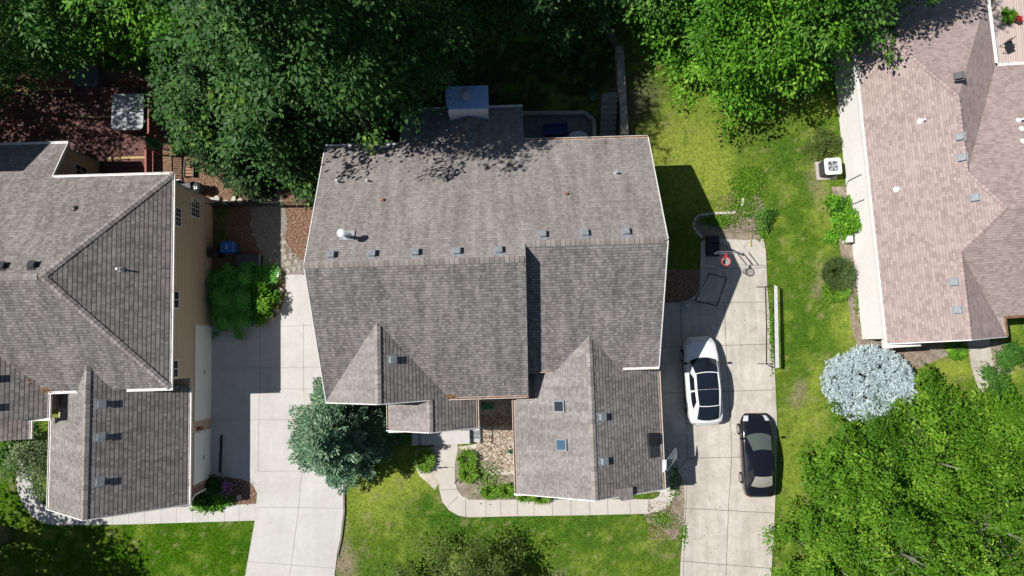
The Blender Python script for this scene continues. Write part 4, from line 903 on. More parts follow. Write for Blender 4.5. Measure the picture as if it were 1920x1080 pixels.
# --- small-leaved tree at the bottom edge, left garden sapling
x, y = at(835, 1115, 3.2); broadleaf('olive_leaved_tree', x, y, 2.9, 1.2, 5.2, .12, 'leafolive', 'loose olive-green tree at the bottom edge below the front lawn', None, 170, 230, 46, .5, trad=.11, lump=.3, limbs=30, aspect=.5)
x, y = at(945, 1140, 2); broadleaf('olive_leaved_tree', x, y, 1.9, 1.5, 4.6, .11, 'leafolive', 'darker small-leaved tree at the bottom edge beside the olive-green one', None, 171, 200, 50, .5, trad=.1, limbs=12)
x, y = at(62, 860, 1.5); broadleaf('serviceberry', x, y, 1.55, .7, 3.0, .11, 'leafgrey', 'airy grey-green small tree over the curved walk at the left', None, 172, 170, 46, .42, trad=.05, cat='tree', limbs=26, lump=.3)
x, y = at(12, 830, 1.2); broadleaf('shrub', x, y, 1.0, .3, 1.9, .12, 'leafmid', 'green shrub at the left edge beside the porch roof', None, 173, 90, 40, .35, trad=.04, cat='shrub', limbs=8, parts=('stem', 'foliage'))
# off-frame shade trees whose trunks or shadows show
broadleaf('shade_tree', -28.95, -10.6, 4.5, 6.0, 13, .22, 'leafmid', 'shade tree with a thick grey trunk at the bottom left edge', None, 174, 620, 60, .9, trad=.42, trunkmat='pale', off=(-2.3, -3.9))
x, y = at(207, 102); broadleaf('shade_tree', x, y, 3.2, 6.5, 14, .2, 'leafmid', 'tree with a pale leaning trunk above the deck stairs', tg, 175, 300, 44, .8, trad=.42, trunkmat='pale')
broadleaf('shade_tree', -33.2, 14.2, 4.2, 4, 18, .2, 'leafmid', 'tree beyond the left edge that shades the deck', tg, 176, 420, 50, .8)
# --- shrubs
def shrub(px, py, R, h, mat, label, seed, ns=120, per=60, leaf=.10, sq=1, cat='shrub', name='shrub', group=None, sr=.28, z0=.15):
    x, y = at(px, py, h*.5); return broadleaf(name, x, y, R, z0, h, leaf, mat, label, group, seed, ns, per, sr, squash=sq, trad=.04, cat=cat, limbs=6, lump=.12, parts=('stem', 'foliage'))
eg = 'clipped evergreens beside the left garage'
shrub(392,550,1.25,1.6,'evergreen','dense dark evergreen shrub against the tan wall',201,240,70,.085,1.3,group=eg)
shrub(445,545,1.4,1.5,'evergreen','dense dark evergreen shrub in the middle of the stone-edged bed',202,260,70,.085,1.2,group=eg)
shrub(425,592,1.3,1.3,'evergreen','low dark evergreen shrub hanging over the garage apron',203,190,70,.085,.8,group=eg)
shrub(478,525,1.05,1.0,'evergreen','low evergreen shrub behind the bright bush',204,120,60,.085,.7,group=eg)
shrub(488,562,.80,1.7,'leaflite','bright green bush at the driveway end of the stone-edged bed',205,110,50,.13,1.25)
shrub(1583,402,.85,1.5,'leaflite','bright leafy shrub against the white brick wall',206,140,50,.15,1.7)
shrub(1549,272,.92,.8,'leafolive','yellowish clipped shrub behind the air conditioner',207,160,60,.08,.85)
shrub(1795,658,.7,.6,'leaflite','low leafy shrub under the gable end of the right house',208,90,50,.13,.5)
shrub(1437,408,.5,.6,'leafmid','small green bush at the lawn side of the weedy bed',209,50,50,.10)
shrub(395,935,1.0,.7,'leaflite','leafy green plant spilling onto the walk at the left garage corner',210,110,50,.14,.55)
shrub(395,915,.8,.8,'leafdark','dark shaded plant under the downspout of the left garage',211,90,50,.12,.5)
shrub(1893,25,.35,.9,'leaflite','green potted plant on the pinkish patio',212,30,40,.12)
x, y = at(1571, 520, .5)
tufts('ornamental_grass', x, y+.25, 1500, 1.05, .75, 'rushes', 'dark fine fountain grass beside the white brick wall', 'ornamental grass', 213, .95, .012)
tufts('daylily', x-.1, y-.75, 700, .95, .5, 'blade', 'bright daylily clump in front of the fountain grass', 'plant', 214, .7, .022, .7)
dg = 'daylily clumps in the front beds'
for i, (px, py, n, R, sq, lab) in enumerate(((797,862,420,.62,1.25,'daylily clump left of the front walk'),(876,862,330,.62,1.1,'upper daylily clump right of the front walk'),(878,888,330,.62,.8,'lower daylily clump right of the front walk'),
      (918,922,260,.55,.6,'westmost low daylily beside the L-shaped walk'),(950,920,260,.6,.6,'daylily at the corner of the garage wing'),(985,930,200,.6,.4,'daylily strip along the garage wall by the walk'),(1015,933,160,.6,.35,'eastmost daylily under the garage eave'))):
    x, y = at(px, py, .2); tufts('daylily', x, y, n, R, .42, 'blade', lab, 'plant', 220+i, .6, .022, sq, dg)
x, y = at(425, 913, .4); r_ = tufts('flowering_plant', x, y, 90, .45, .4, 'leafmid', 'pink-flowered plant in the mulch at the left garage corner', 'plant', 230, .4, .02)
rng = np.random.default_rng(231); n = 260; c = rng.normal(size=(n, 3))*np.array([.3, .22, .05])+np.array([0, 0, .5]); V, F = leaves(c, rdir(n, rng)*np.array([1, 1, .3]), np.tile([0, 0, 1.], (n, 1))+rng.normal(size=(n, 3))*.3, np.full(n, .07), np.full(n, .06))
np_mesh('flower', V, F, M['pink'], r_, col=np.full((n*4, 3), .6))['kind'] = 'stuff'
# weeds as loose ground cover
def weeds():
    rng = np.random.default_rng(240); pts = []
    for px, py, rx, ry, n in ((1400,345,26,26,2200),(1395,390,34,30,900),(1345,415,36,12,1000),(1428,430,12,22,500),(1410,330,18,14,700),(915,895,26,30,500),(1262,900,14,40,350),(1280,1000,8,20,200),(1240,975,30,16,420),(418,400,16,16,200),(415,440,10,28,200),(1540,230,10,8,100),(1605,570,6,40,120),(1445,620,4,70,500)):
        q = P(px, py); pts.append(np.stack([q.x+rng.normal(size=n)*rx/64, q.y+rng.normal(size=n)*ry/64, rng.uniform(.03, .14, n)], 1))
    c = np.concatenate(pts); n = len(c); V, F = leaves(c, rdir(n, rng)*np.array([1, 1, .3]), np.tile([0, 0, 1.], (n, 1))+rng.normal(size=(n, 3))*.35, rng.uniform(.06, .14, n), rng.uniform(.04, .09, n))
    tag(np_mesh('weeds', V, F, M['leaflocust'], col=rng.random((n, 1)).repeat(4, 0).repeat(3, 1)), 'patchy green weeds creeping over the beds and lawn edges', 'weeds', kind='stuff')
weeds()
# loose litter: dead leaves, chips on beds
def litter():
    rng = np.random.default_rng(250); pts = []
    for px, py, rx, ry, n in ((930,830,36,50,2200),(1245,975,30,34,900),(1385,400,40,34,900),(440,430,36,60,1600),(560,430,26,60,900),(440,925,40,20,500),(1610,600,12,60,400),(1680,665,60,14,500),(390,340,50,30,700),(1270,540,30,30,500),(930,770,30,30,900),(1290,980,60,60,60),(1400,900,90,160,70),(1400,560,50,90,60)):
        q = P(px, py); pts.append(np.stack([q.x+rng.uniform(-1, 1, n)*rx/32, q.y+rng.uniform(-1, 1, n)*ry/32, rng.uniform(.04, .07, n)], 1))
    c = np.concatenate(pts); n = len(c); V, F = leaves(c, rdir(n, rng)*np.array([1, 1, .15]), np.tile([0, 0, 1.], (n, 1))+rng.normal(size=(n, 3))*.3, rng.uniform(.04, .11, n), rng.uniform(.02, .06, n))
    tag(np_mesh('leaf_litter', V, F, M['litter'], col=rng.random((n, 1)).repeat(4, 0).repeat(3, 1)), 'dry leaf litter and bark chips scattered over the planting beds', 'litter', kind='stuff')
M['litter'] = leafmat('dry_chips', (.12,.07,.04), (.36,.26,.18), (.60,.50,.38), .0, .9)
litter()
lawn_grass()
def roof_debris(parent, spots, seed):
    rng = np.random.default_rng(seed); pts = []
    for x_, y_, z_, sx, sy, n in spots:
        pts.append(np.stack([x_+rng.normal(size=n)*sx, y_+rng.normal(size=n)*sy, np.full(n, z_)+rng.uniform(0, .05, n)], 1))
    c = np.concatenate(pts); n = len(c); V, F = leaves(c, rdir(n, rng)*np.array([1, 1, .2]), np.tile([0, 0, 1.], (n, 1))+rng.normal(size=(n, 3))*.3, rng.uniform(.05, .11, n), rng.uniform(.03, .06, n))
    np_mesh('leaf_debris', V, F, M['debrisleaf'], parent, col=rng.random((n, 1)).repeat(4, 0).repeat(3, 1))['kind'] = 'stuff'
M['debrisleaf'] = leafmat('rusty_dead_leaves', (.14,.06,.025), (.36,.19,.09), (.5,.32,.18), .0, .9)
roof_debris(roof, [(6.4,-2.72,4.72,.12,.05,60),(5.35,-1.15,5.45,.10,.08,14),(9.9,-1.4,4.3,.1,.06,20),(7.05,10.9,4.5,.12,.12,30),(8.3,11.4,4.25,.25,.25,40)], 61)
roof_debris(rl, [(-23.7,-1.45,5.08,.22,.08,90),(-24.3,-.9,5.4,.2,.12,30)], 62)
# =============================================================== STONES, WALLS, FENCE
def rock(x, y, sx, sy, h, seed, z=0):
    rng = random.Random(seed); n = rng.randint(6, 8); mb = MB(); rr_ = [rng.uniform(.75, 1.1) for _ in range(n)]; a0 = rng.random()*6
    q = [(x+math.cos(a0+6.283*i/n)*sx*rr_[i], y+math.sin(a0+6.283*i/n)*sy*rr_[i]) for i in range(n)]
    top = [(x+(p[0]-x)*.82, y+(p[1]-y)*.82, z+h*rng.uniform(.85, 1.1)) for p in q]
    mb.add([(p[0], p[1], z-.03) for p in q]+top, [list(range(n, 2*n))]+[[i, (i+1) % n, (i+1) % n+n, i+n] for i in range(n)])
    return mb
ORD = ['first','second','third','fourth','fifth','sixth','seventh','eighth','ninth','tenth','eleventh','twelfth','thirteenth','fourteenth','fifteenth','sixteenth']
def stones(spots, name, label, cat, group, mat, h, seed, z=0, sz=(.2, .3)):
    for i, (px, py) in enumerate(spots):
        x, y = at(px, py); r = random.Random(seed+i)
        o = rock(x, y, r.uniform(*sz), r.uniform(*sz), h, seed+i, z).build(name, M[mat]); tag(o, label(i) if callable(label) else label, cat, group)
spots_ = [(532,470),(534,482),(540,495),(545,480),(556,490),(552,505),(540,508),(534,455),(562,503),(529,440),(486,460),(478,440),(490,480),(498,497),(516,470),(520,490),(472,420),(524,455),(508,487)]
stones(spots_, 'flagstone', lambda i: 'irregular flat flagstone in the sunlit end of the gravel path' if spots_[i][0] > 527 else 'irregular flat flagstone in the shaded part of the gravel path', 'flagstone', 'flagstones along the gravel path', 'stone', .06, 300, sz=(.13, .27))
stones([(523,520),(527,545),(524,565),(519,582),(508,597),(494,603),(478,606),(370,606),(455,508),(480,508),(505,510)], 'edging_stone', lambda i: ORD[i]+' rough edging stone of the evergreen bed, counted from the white upright stone', 'stone', 'stones edging the evergreen bed', 'stone', .28, 330, sz=(.18, .26))
tag(rock(*at(524, 516), .16, .24, .42, 345).build('edging_stone', M['whitepl']), 'bright white upright stone at the corner of the evergreen bed', 'stone')
tag(rock(*at(450, 932), .16, .19, .22, 346).build('rock', M['stoneblock']), 'pale round rock in the mulch beside the left walk', 'rock')
stones([(398,378),(408,374),(425,380),(440,374),(452,378)], 'boulder', lambda i: ORD[i]+' limestone boulder behind the iron fence, counted from the tan wall', 'rock', 'boulders behind the iron fence', 'stoneblock', .2, 350, sz=(.2, .3))
arc = [(1313,443),(1307,437),(1302,429),(1300,420),(1303,412),(1308,406),(1316,403),(1324,402),(1332,401),(1343,400),(1351,400),(1359,400),(1367,399),(1375,399),(1391,383),(1392,376)]
for i, (px, py) in enumerate(arc):
    x, y = at(px, py); nx_ = arc[min(i+1, len(arc)-1)]; pv = arc[max(i-1, 0)]; q0 = P(*pv); q1 = P(*nx_); a = math.atan2(q1.y-q0.y, q1.x-q0.x)
    mb = MB(); mb.frust(-.12, -.075, .12, .075, 0, .12, .012, 0, Matrix.Translation((x, y, 0)) @ Matrix.Rotation(a+random.uniform(-.12, .12), 4, 'Z')); tag(mb.build('edging_block', M['stoneblock'], bevel=.01), ORD[i]+' pale block of the curved edging, counted from the black hoop base', 'block', 'edging blocks around the weedy bed')
def poly_wall(name, pts, wd, h, mat, label, cat='wall', kind=None):
    q = PA(pts); mb = MB()
    for a, b in zip(q, q[1:]):
        d = (b-a).normalized(); n = Vector((-d.y, d.x, 0))*wd/2
        mb.prism([a-n, b-n, b+n, a+n], 0, h)
    return tag(mb.build(name, M[mat]), label, cat)
poly_wall('stone_wall', [(1159,96),(1163,170),(1168,258)], .42, .75, 'stone', 'straight grey stone wall running back beside the shaded steps')
poly_wall('stone_wall', [(1100,20),(1120,45),(1140,62),(1158,94)], .3, .45, 'oldtimber', 'low curved dark wall leading to the head of the stone wall')
poly_wall('timber_edging', [(645,893),(646,960),(640,1010),(633,1040)], .10, .10, 'oldtimber', 'narrow timber edging between the left driveway and the front lawn', 'edging')
poly_wall('patio_wall', [(975,217),(1095,216),(1112,230),(1113,262)], .22, .5, 'stone', 'low wall around the sunken patio behind the middle house')
tag(MB().prism(PA([(970,219),(1093,219),(1110,232),(1110,275),(970,275)], 0), 0, .05).build('patio', M['greystep']), kind='structure')
mb = MB()
for k in range(9): q = PA([(1124, 186+k*9), (1152, 184+k*9), (1154, 193+k*9), (1125, 195+k*9)]); mb.prism(q, 0, .08+.11*(8-k))
tag(mb.build('garden_steps', M['greystep']), 'flight of dark garden steps between the patio and the stone wall', 'steps')
f = thing('metal_fence', (0, 0, 0), 0, 'thin black iron fence crossing the side garden between the houses', 'fence')
a, b = P(393, 389), P(583, 385)
mb = MB(); n = 42
for z in (.15, 1.05): mb.bar(a+Vector((0,0,z)), b+Vector((0,0,z)), .03, .04)
mb.build('rail', M['black'], f); mb = MB()
for k in range(n+1): p = a.lerp(b, k/n); mb.bar(p, p+Vector((0,0,1.15)), .018, .018)
mb.build('picket', M['black'], f)
for k in range(5): mb = MB(); p = a.lerp(b, k/4); mb.box(p.x-.03, p.y-.03, 0, p.x+.03, p.y+.03, 1.25); mb.build('post', M['black'], f)
# =============================================================== DECK AND WHAT STANDS ON IT
DZ = .75
D = thing('deck', (*at(150, 250), 0), 0, 'red-brown timber deck with railings behind the left house', 'deck')
ox, oy = D.location.x, D.location.y
def dl(px, py, z): q = P(px, py, z); return Vector((q.x-ox, q.y-oy, z))
mb = MB(); pp_ = [dl(x, y, DZ) for x, y in ((8,172),(130,166),(185,163),(272,166),(276,340),(200,345),(-10,345),(-12,172))]; mb.prism(pp_, DZ-.2, DZ); mb.build('deck_boards', M['deck'], D)
for aa, bb in (((28,170),(141,165)),((141,219),(207,219)),((200,297),(272,295))):
    p0, p1 = dl(*aa, DZ+.02), dl(*bb, DZ+.02); mb = MB(); mb.bar(p0, p1, .13, .03); mb.build('step_edge', M['yellowboard'], D)
mb = MB()
for k in range(6): q = [dl(x, y, DZ-.05*k) for x, y in ((128-k*-2, 163-k*7), (182-k*1, 161-k*7), (182-k*1, 154-k*7), (130-k*-2, 156-k*7))]; mb.prism(q, 0, DZ-.03-.11*k)
mb.build('stair', M['greystep'], D)
for aa, bb in (((5,165),(28,150)),((28,150),(128,154)),((225,150),(278,149)),((278,149),(278,250)),((273,275),(273,330)),((4,165),(4,235))):
    p0, p1 = dl(*aa, DZ+.95), dl(*bb, DZ+.95); mb = MB(); mb.bar(p0, p1, .10, .05); mb.bar(p0-Vector((0,0,.8)), p1-Vector((0,0,.8)), .05, .05)
    L = (p1-p0).length; n = max(2, int(L/.14))
    for k in range(n+1): p = p0.lerp(p1, k/n); mb.bar(p-Vector((0,0,.8)), p, .035, .035)
    for k in (0, 1): p = p0.lerp(p1, k); mb.bar(p-Vector((0,0,1.7)), p+Vector((0,0,.08)), .09, .09)
    mb.build('railing', M['deckrail'], D)
q = P(240, 210, 1.6); t_ = thing('hot_tub', (q.x, q.y, DZ), .02, 'square hot tub with a dappled grey folding cover on the deck', 'hot tub')
def rrect(w_, h_, r, n=5):
    o = []
    for cx, cy, a0 in ((w_/2-r, h_/2-r, 0), (-w_/2+r, h_/2-r, 90), (-w_/2+r, -h_/2+r, 180), (w_/2-r, -h_/2+r, 270)):
        for k in range(n+1): a = math.radians(a0+90*k/n); o.append((cx+r*math.cos(a), cy+r*math.sin(a)))
    return o
mb = MB(); mb.prism(rrect(1.75, 2.05, .25), 0, .80); mb.build('tub', M['blackplastic'], t_)
for s_ in (1, -1):
    mb = MB(); rr2 = rrect(1.85, 2.15, .28); half = [(x, max(y, .012) if s_ > 0 else min(y, -.012)) for x, y in rr2]; mb.prism(half, .80, .90); mb.build('cover', M['tubcover'], t_, bevel=.02)
x, y = at(286, 267, 1.5); u = thing('closed_parasol', (x, y, 0), 0, 'closed dark green parasol beside the deck railing gap', 'parasol')
MB().tube([(0,0,0),(0,0,2.3)], .03, 8).build('pole', M['black'], u)
mb = MB(); n = 16; prof = [(.16,.9),(.30,1.0),(.24,1.5),(.12,2.1),(.03,2.35)]
for r, z in prof:
    for j in range(n): a = 6.283*j/n; k = r*(1.3 if j % 2 else .6); mb.v.append((k*math.cos(a), k*math.sin(a), z))
for i_ in range(len(prof)-1):
    for j in range(n): a_ = i_*n+j; b_ = i_*n+(j+1) % n; mb.f.append([a_, b_, b_+n, a_+n]); mb.m.append(0)
mb.build('canopy', M['greenfab'] if 'greenfab' in M else M['green'], u)
x, y = at(352, 350, .9); g_ = thing('barbecue_grill', (x, y, 0), .2, 'black covered barbecue on the mulch beside the left house corner', 'grill')
mb = MB(); mb.box(-.35, -.28, .1, .35, .28, .75); mb.build('cabinet', M['blackplastic'], g_, bevel=.02); mb = MB(); mb.frust(-.38, -.3, .38, .3, .75, 1.1, .12); mb.build('lid', M['darkgrey'], g_, bevel=.04)
MB().box(-.7, -.2, .72, -.36, .2, .76).build('side_shelf', M['galvdull'], g_); MB().box(.36, -.2, .72, .7, .2, .76).build('side_shelf', M['galvdull'], g_)
x, y = at(374, 354, .5); g_ = thing('garden_cart', (x, y, 0), .3, 'grey dome-lidded kettle grill with a pale towel beside the barbecue', 'grill')
mb = MB(); mb.lathe([(.05, .5), (.28, .6), (.34, .75), (.33, .8), (.2, .98), (.02, 1.02)], (0, 0, 0), 20); mb.build('kettle', M['darkgrey'], g_, smooth=True)
MB().box(-.1, -.12, .99, .08, .06, 1.01).build('towel', M['whitepl'], g_)
for k in range(3): a = k*2.09; MB().bar((math.cos(a)*.2, math.sin(a)*.2, .6), (math.cos(a)*.35, math.sin(a)*.35, 0), .03, .03).build('leg', M['galvdull'], g_)
x, y = at(332, 346, .8); g_ = thing('folding_chair', (x, y, 0), .2, 'black and white striped chair at the left house corner', 'chair')
MB().box(-.25, -.25, .42, .25, .25, .46).build('seat', M['black'], g_)
mb = MB()
for k in range(5): mb.box(-.24, .22, .5+k*.09, .24, .25, .55+k*.09)
mb.build('backrest', M['galv'], g_)
for sx in (-.22, .22):
    for sy in (-.22, .22): MB().bar((sx, sy, 0), (sx, sy, .43), .03, .03).build('leg', M['black'], g_)
x, y = at(358, 318); g_ = thing('garden_trellis', (x, y, 0), 0, 'small wooden slatted frame lying on the mulch behind the left house', 'trellis')
mb = MB(); mb.box(-.3, -.5, 0, -.25, .5, .3); mb.box(.25, -.5, 0, .3, .5, .3); mb.build('frame', M['black'], g_)
mb = MB()
for k in range(5): mb.box(-.25, -.45+k*.19, .2, .25, -.31+k*.19, .24)
mb.build('slat', M['wood'] if 'wood' in M else M['copper'], g_)
# bins
def bin_(px, py, w_, d_, h_, mat, rz, label, name='wheeled_bin'):
    x, y = at(px, py, h_*.8); b = thing(name, (x, y, 0), rz, label, 'bin')
    mb = MB(); mb.add([(-w_*.4,-d_*.4,.08),(w_*.4,-d_*.4,.08),(w_*.4,d_*.4,.08),(-w_*.4,d_*.4,.08),(-w_/2,-d_/2,h_),(w_/2,-d_/2,h_),(w_/2,d_/2,h_),(-w_/2,d_/2,h_)], [(3,2,1,0),(4,5,6,7),(0,1,5,4),(1,2,6,5),(2,3,7,6),(3,0,4,7)]); mb.build('body', M[mat], b, bevel=.02)
    mb = MB(); mb.frust(-w_/2-.03, -d_/2-.03, w_/2+.03, d_/2+.03, h_+.003, h_+.07, .05); l = mb.build('lid', M[mat], b, bevel=.015)
    mb = MB(); mb.tube([(-w_*.4, d_/2+.08, h_-.05), (w_*.4, d_/2+.08, h_-.05)], .018, 6); mb.build('handle', M[mat], b)
    for sx in (-1, 1): mb = MB(); mb.tube([(sx*w_*.42-.03, d_*.42, .11), (sx*w_*.42+.03, d_*.42, .11)], .11, 14); mb.build('wheel', M['tyre'], b)
    return b, l
b, l = bin_(428, 464, .62, .72, 1.0, 'bluebin', -1.55, 'blue wheeled recycling bin against the tan wall')
mb = MB()
for k in range(5): mb.box(-.12+k*.05, -.02+.02*(k % 2), 1.072, -.09+k*.05, .05, 1.076)
mb.build('lid_marking', M['whitepl'], l)
bin_(402, 474, .5, .5, .85, 'blackplastic', -1.5, 'black wheeled bin in the shade beside the blue one')
x, y = at(465, 487, .55); b = thing('storage_box', (x, y, 0), .0, 'long dark grey deck storage box beside the evergreen bed', 'storage box')
MB().box(-.7, -.33, 0, .7, .33, .5).build('body', M['blackplastic'], b, bevel=.02); MB().frust(-.73, -.36, .73, .36, .5, .57, .04).build('lid', M['darkgrey'], b, bevel=.01)
mb = MB(); mb.box(.66, -.33, .571, .69, .33, .585); mb.build('lid_edge', M['galv'], b)
# patio things behind the middle house
x, y = at(1042, 243, .4); b = thing('patio_sofa', (x, y, .05), .08, 'navy cushioned patio sofa on the shaded sunken patio', 'sofa')
MB().box(-.7, -.3, 0, .7, .3, .38).build('seat', M['bluefab'], b, bevel=.05); MB().box(-.7, .2, .385, .7, .34, .75).build('backrest', M['bluefab'], b, bevel=.04); MB().box(.55, -.3, .385, .7, .19, .55).build('armrest', M['bluefab'], b, bevel=.03)
x, y = at(1084, 256, .7); b = thing('patio_table', (x, y, .05), 0, 'pale oval patio table at the roof edge behind the middle house', 'table')
mb = MB(); mb.prism([(math.cos(a*.314)*.55, math.sin(a*.314)*.32) for a in range(20)], .66, .7); mb.build('table_top', M['galv'], b)
for sx in (-.35, .35):
    for sy in (-.15, .15): MB().bar((sx, sy, 0), (sx, sy, .66), .04, .04).build('leg', M['galvdull'], b)
x, y = at(1112, 182, .4); b = thing('garden_chair', (x, y, 0), .5, 'small green chair on the leafy ground beside the garden steps', 'chair')
MB().box(-.2, -.2, .38, .2, .2, .41).build('seat', M['green'], b); MB().box(-.2, .18, .42, .2, .21, .85).build('backrest', M['green'], b)
for sx in (-.17, .17):
    for sy in (-.17, .17): MB().bar((sx, sy, 0), (sx, sy, .38), .03, .03).build('leg', M['green'], b)
# front garden bits
def downspout_ext(px, py, rz, label):
    x, y = at(px, py, .2); b = thing('hose_reel', (x, y, 0), rz, label, 'hose reel')
    mb = MB(); mb.box(-.28, -.16, .03, .28, .16, .22); mb.build('box', M['green'], b, bevel=.03); mb = MB(); mb.tube([(-.28, 0, .12), (-.6, -.1, .1), (-.75, -.25, .06)], .05, 6); mb.build('pipe', M['galvdull'], b)
downspout_ext(915, 762, .1, 'green hose box with a grey pipe in the shaded corner beside the porch')
x, y = at(959, 847, .2); b = thing('hose_pot', (x, y, 0), 0, 'green hose guide at the garage wall in the straw mulch', 'hose guide'); MB().lathe([(.10, 0), (.14, .2), (.12, .22), (.10, .05)], (0, 0, 0), 14).build('pot', M['green'], b); MB().box(-.3, -.05, .08, -.12, .05, .14).build('spout', M['green'], b)
def path_light(px, py, label, rz=0):
    x, y = at(px, py); b = thing('path_light', (x, y, 0), rz, label, 'path light', 'path lights by the front walk'); MB().bar((0, 0, 0), (0, 0, .4), .02, .02).build('stake', M['black'], b); MB().box(-.2, -.03, .38, .06, .03, .42).build('hood', M['black'], b)
path_light(824, 875, 'black path light on the left side of the front walk', 3.1)
path_light(857, 899, 'black path light among the daylilies right of the front walk', 1.0)
x, y = at(1288, 573, .2); tag(rock(x, y, .16, .14, .2, 400).build('rock', M['galv']), 'shiny grey rock at the shaded corner of the right driveway', 'rock')
x, y = at(415, 850); mb = MB(); mb.box(x-.06, y-1.05, .05, x+.06, y+1.05, .13); tag(mb.build('ramp_board', M['black']), 'black rubber strip lying on the shaded garage apron', 'strip')
# =============================================================== SPORTS THINGS ON THE RIGHT DRIVEWAY
x, y = at(1335, 462); H_ = thing('basketball_hoop', (x, y, .05), 0, 'portable basketball hoop with red rim and black base on the right driveway', 'basketball hoop')
def hl(px, py, z): q = P(px, py, z); return Vector((q.x-x, q.y-y, z-.05))
MB().frust(-.42, -.62, .42, .62, 0, .28, .06).build('base', M['blackplastic'], H_, bevel=.03)
rim = hl(1361.5, 490, 3.05)
mb = MB(); mb.tube([(0, .1, .2), (0, .0, 1.2), (rim.x*.35, rim.y*.25, 2.4)], .055, 8); mb.build('pole', M['black'], H_)
bbx, bby = rim.x+.02, rim.y+.42
mb = MB()
for s_ in (-.18, .18): mb.bar((rim.x*.3+s_, rim.y*.2, 2.2), (bbx+s_, bby+.04, 2.95), .04, .04); mb.bar((rim.x*.3+s_, rim.y*.2+.1, 2.6), (bbx+s_, bby+.04, 3.4), .04, .04)
mb.build('arm', M['black'], H_)
mb = MB(); mb.box(bbx-.66, bby, 2.9, bbx+.66, bby+.03, 3.7); mb.build('backboard', M['backb'] if 'backb' in M else M['galvdull'], H_)
def ring(r, rt, c, n=28): return [(c[0]+r*math.cos(6.283*k/n), c[1]+r*math.sin(6.283*k/n), c[2]) for k in range(n+1)]
mb = MB(); mb.tube(ring(.235, .018, rim), .026, 8); mb.bar((rim.x, rim.y+.23, 3.0), (rim.x, bby, 3.0), .12, .03); mb.build('rim', M['red'], H_)
mb = MB()
for k in range(12):
    a = 6.283*k/12
    for s_ in (1, -1): a2 = a+s_*.52; mb.tube([(rim.x+.225*math.cos(a), rim.y+.225*math.sin(a), 2.99), (rim.x+.17*math.cos((a+a2)/2), rim.y+.17*math.sin((a+a2)/2), 2.8), (rim.x+.12*math.cos(a2), rim.y+.12*math.sin(a2), 2.58)], .011, 4)
mb.build('net', M['net'], H_)
# rebounder goal
G_ = thing('sports_goal', (*at(1335, 545), .05), 0, 'open tubular goal frame with a black ground rail below the basketball hoop', 'goal')
ox2, oy2 = G_.location.x, G_.location.y
def gl(px, py, z): q = P(px, py, z); return Vector((q.x-ox2, q.y-oy2, z-.05))
c4 = [gl(1303.5, 564, .08), gl(1330, 513, .08), gl(1363, 521, .08), gl(1345, 573, .08)]
mb = MB(); mb.tube(c4+[c4[0]], .03, 6); mb.build('ground_rail', M['black'], G_)
hb = gl(1330, 513, .08); t0, t1, t2, t3 = gl(1323.5, 523, .6), gl(1325, 497, 1.25), gl(1364, 508, 1.25), gl(1364, 538, .6)
mb = MB(); mb.tube([c4[1]*.3+c4[0]*.7, t0, t1, t2, t3, c4[2]*.35+c4[3]*.65], .022, 6); mb.build('upper_frame', M['galv'], G_)
# portable net
Nn = thing('portable_net', (*at(1452, 612), 0), 0, 'long white portable court net with black feet at the edge of the right driveway', 'net')
ox3, oy3 = Nn.location.x, Nn.location.y
def nl(px, py, z): q = P(px, py, z); return Vector((q.x-ox3, q.y-oy3, z))
mb = MB(); mb.tube([nl(1435, 538, .09), nl(1437, 610, .09), nl(1437, 683, .09)], .025, 6); mb.build('base_bar', M['black'], Nn)
for pts_ in ([(1418, 538, .08), (1440, 538, .08)], [(1420, 682, .08), (1450, 682, .08)]):
    mb = MB(); mb.tube([nl(*p) for p in pts_], .022, 6); mb.build('foot', M['black'], Nn)
for pts_ in ([(1435, 538, .09), (1442, 535, .45), (1451, 534, .92)], [(1437, 683, .09), (1446, 688, .5), (1459, 690, .92)]):
    mb = MB(); mb.tube([nl(*p) for p in pts_], .02, 6); mb.build('post', M['black'], Nn)
a0, a1 = nl(1450.5, 534, .93), nl(1453.5, 690, .93); b0, b1 = nl(1457.5, 537, .83), nl(1461, 690, .83)
mb = MB(); n = 30
for k in range(n+1):
    f_ = k/n; p = a0.lerp(a1, f_); q = b0.lerp(b1, f_); sc_ = .02*math.sin(k*1.9); mb.v += [(p.x-.0+sc_, p.y, p.z), (q.x, q.y, q.z), (p.x+sc_, p.y, p.z-.012), (q.x, q.y, q.z-.012)]
for k in range(n): b_ = k*4; mb.f += [[b_, b_+1, b_+5, b_+4], [b_+2, b_+6, b_+7, b_+3]]; mb.m += [0, 0]
mb.build('net_band', M['whitepl'], Nn)
mb = MB(); mb.tube([nl(1450, 534, .97), nl(1452.5, 690, .97)], .014, 5); mb.tube([nl(1466, 541, .3), nl(1468, 686, .3)], .008, 4); mb.build('cord', M['black'], Nn)
for px, py0, py1 in ((1323, 436, 462), (1408, 437, 463)):
    p0, p1 = P(px, py0, .1), P(px, py1, .1); mb = MB(); mb.bar(p0, p1, .06, .05); tag(mb.build('wooden_stake', M['yellowboard']), 'short yellow wooden board beside the black hoop base' if px < 1350 else 'short yellow wooden board at the top end of the right driveway', 'board', 'yellow boards on the driveway')
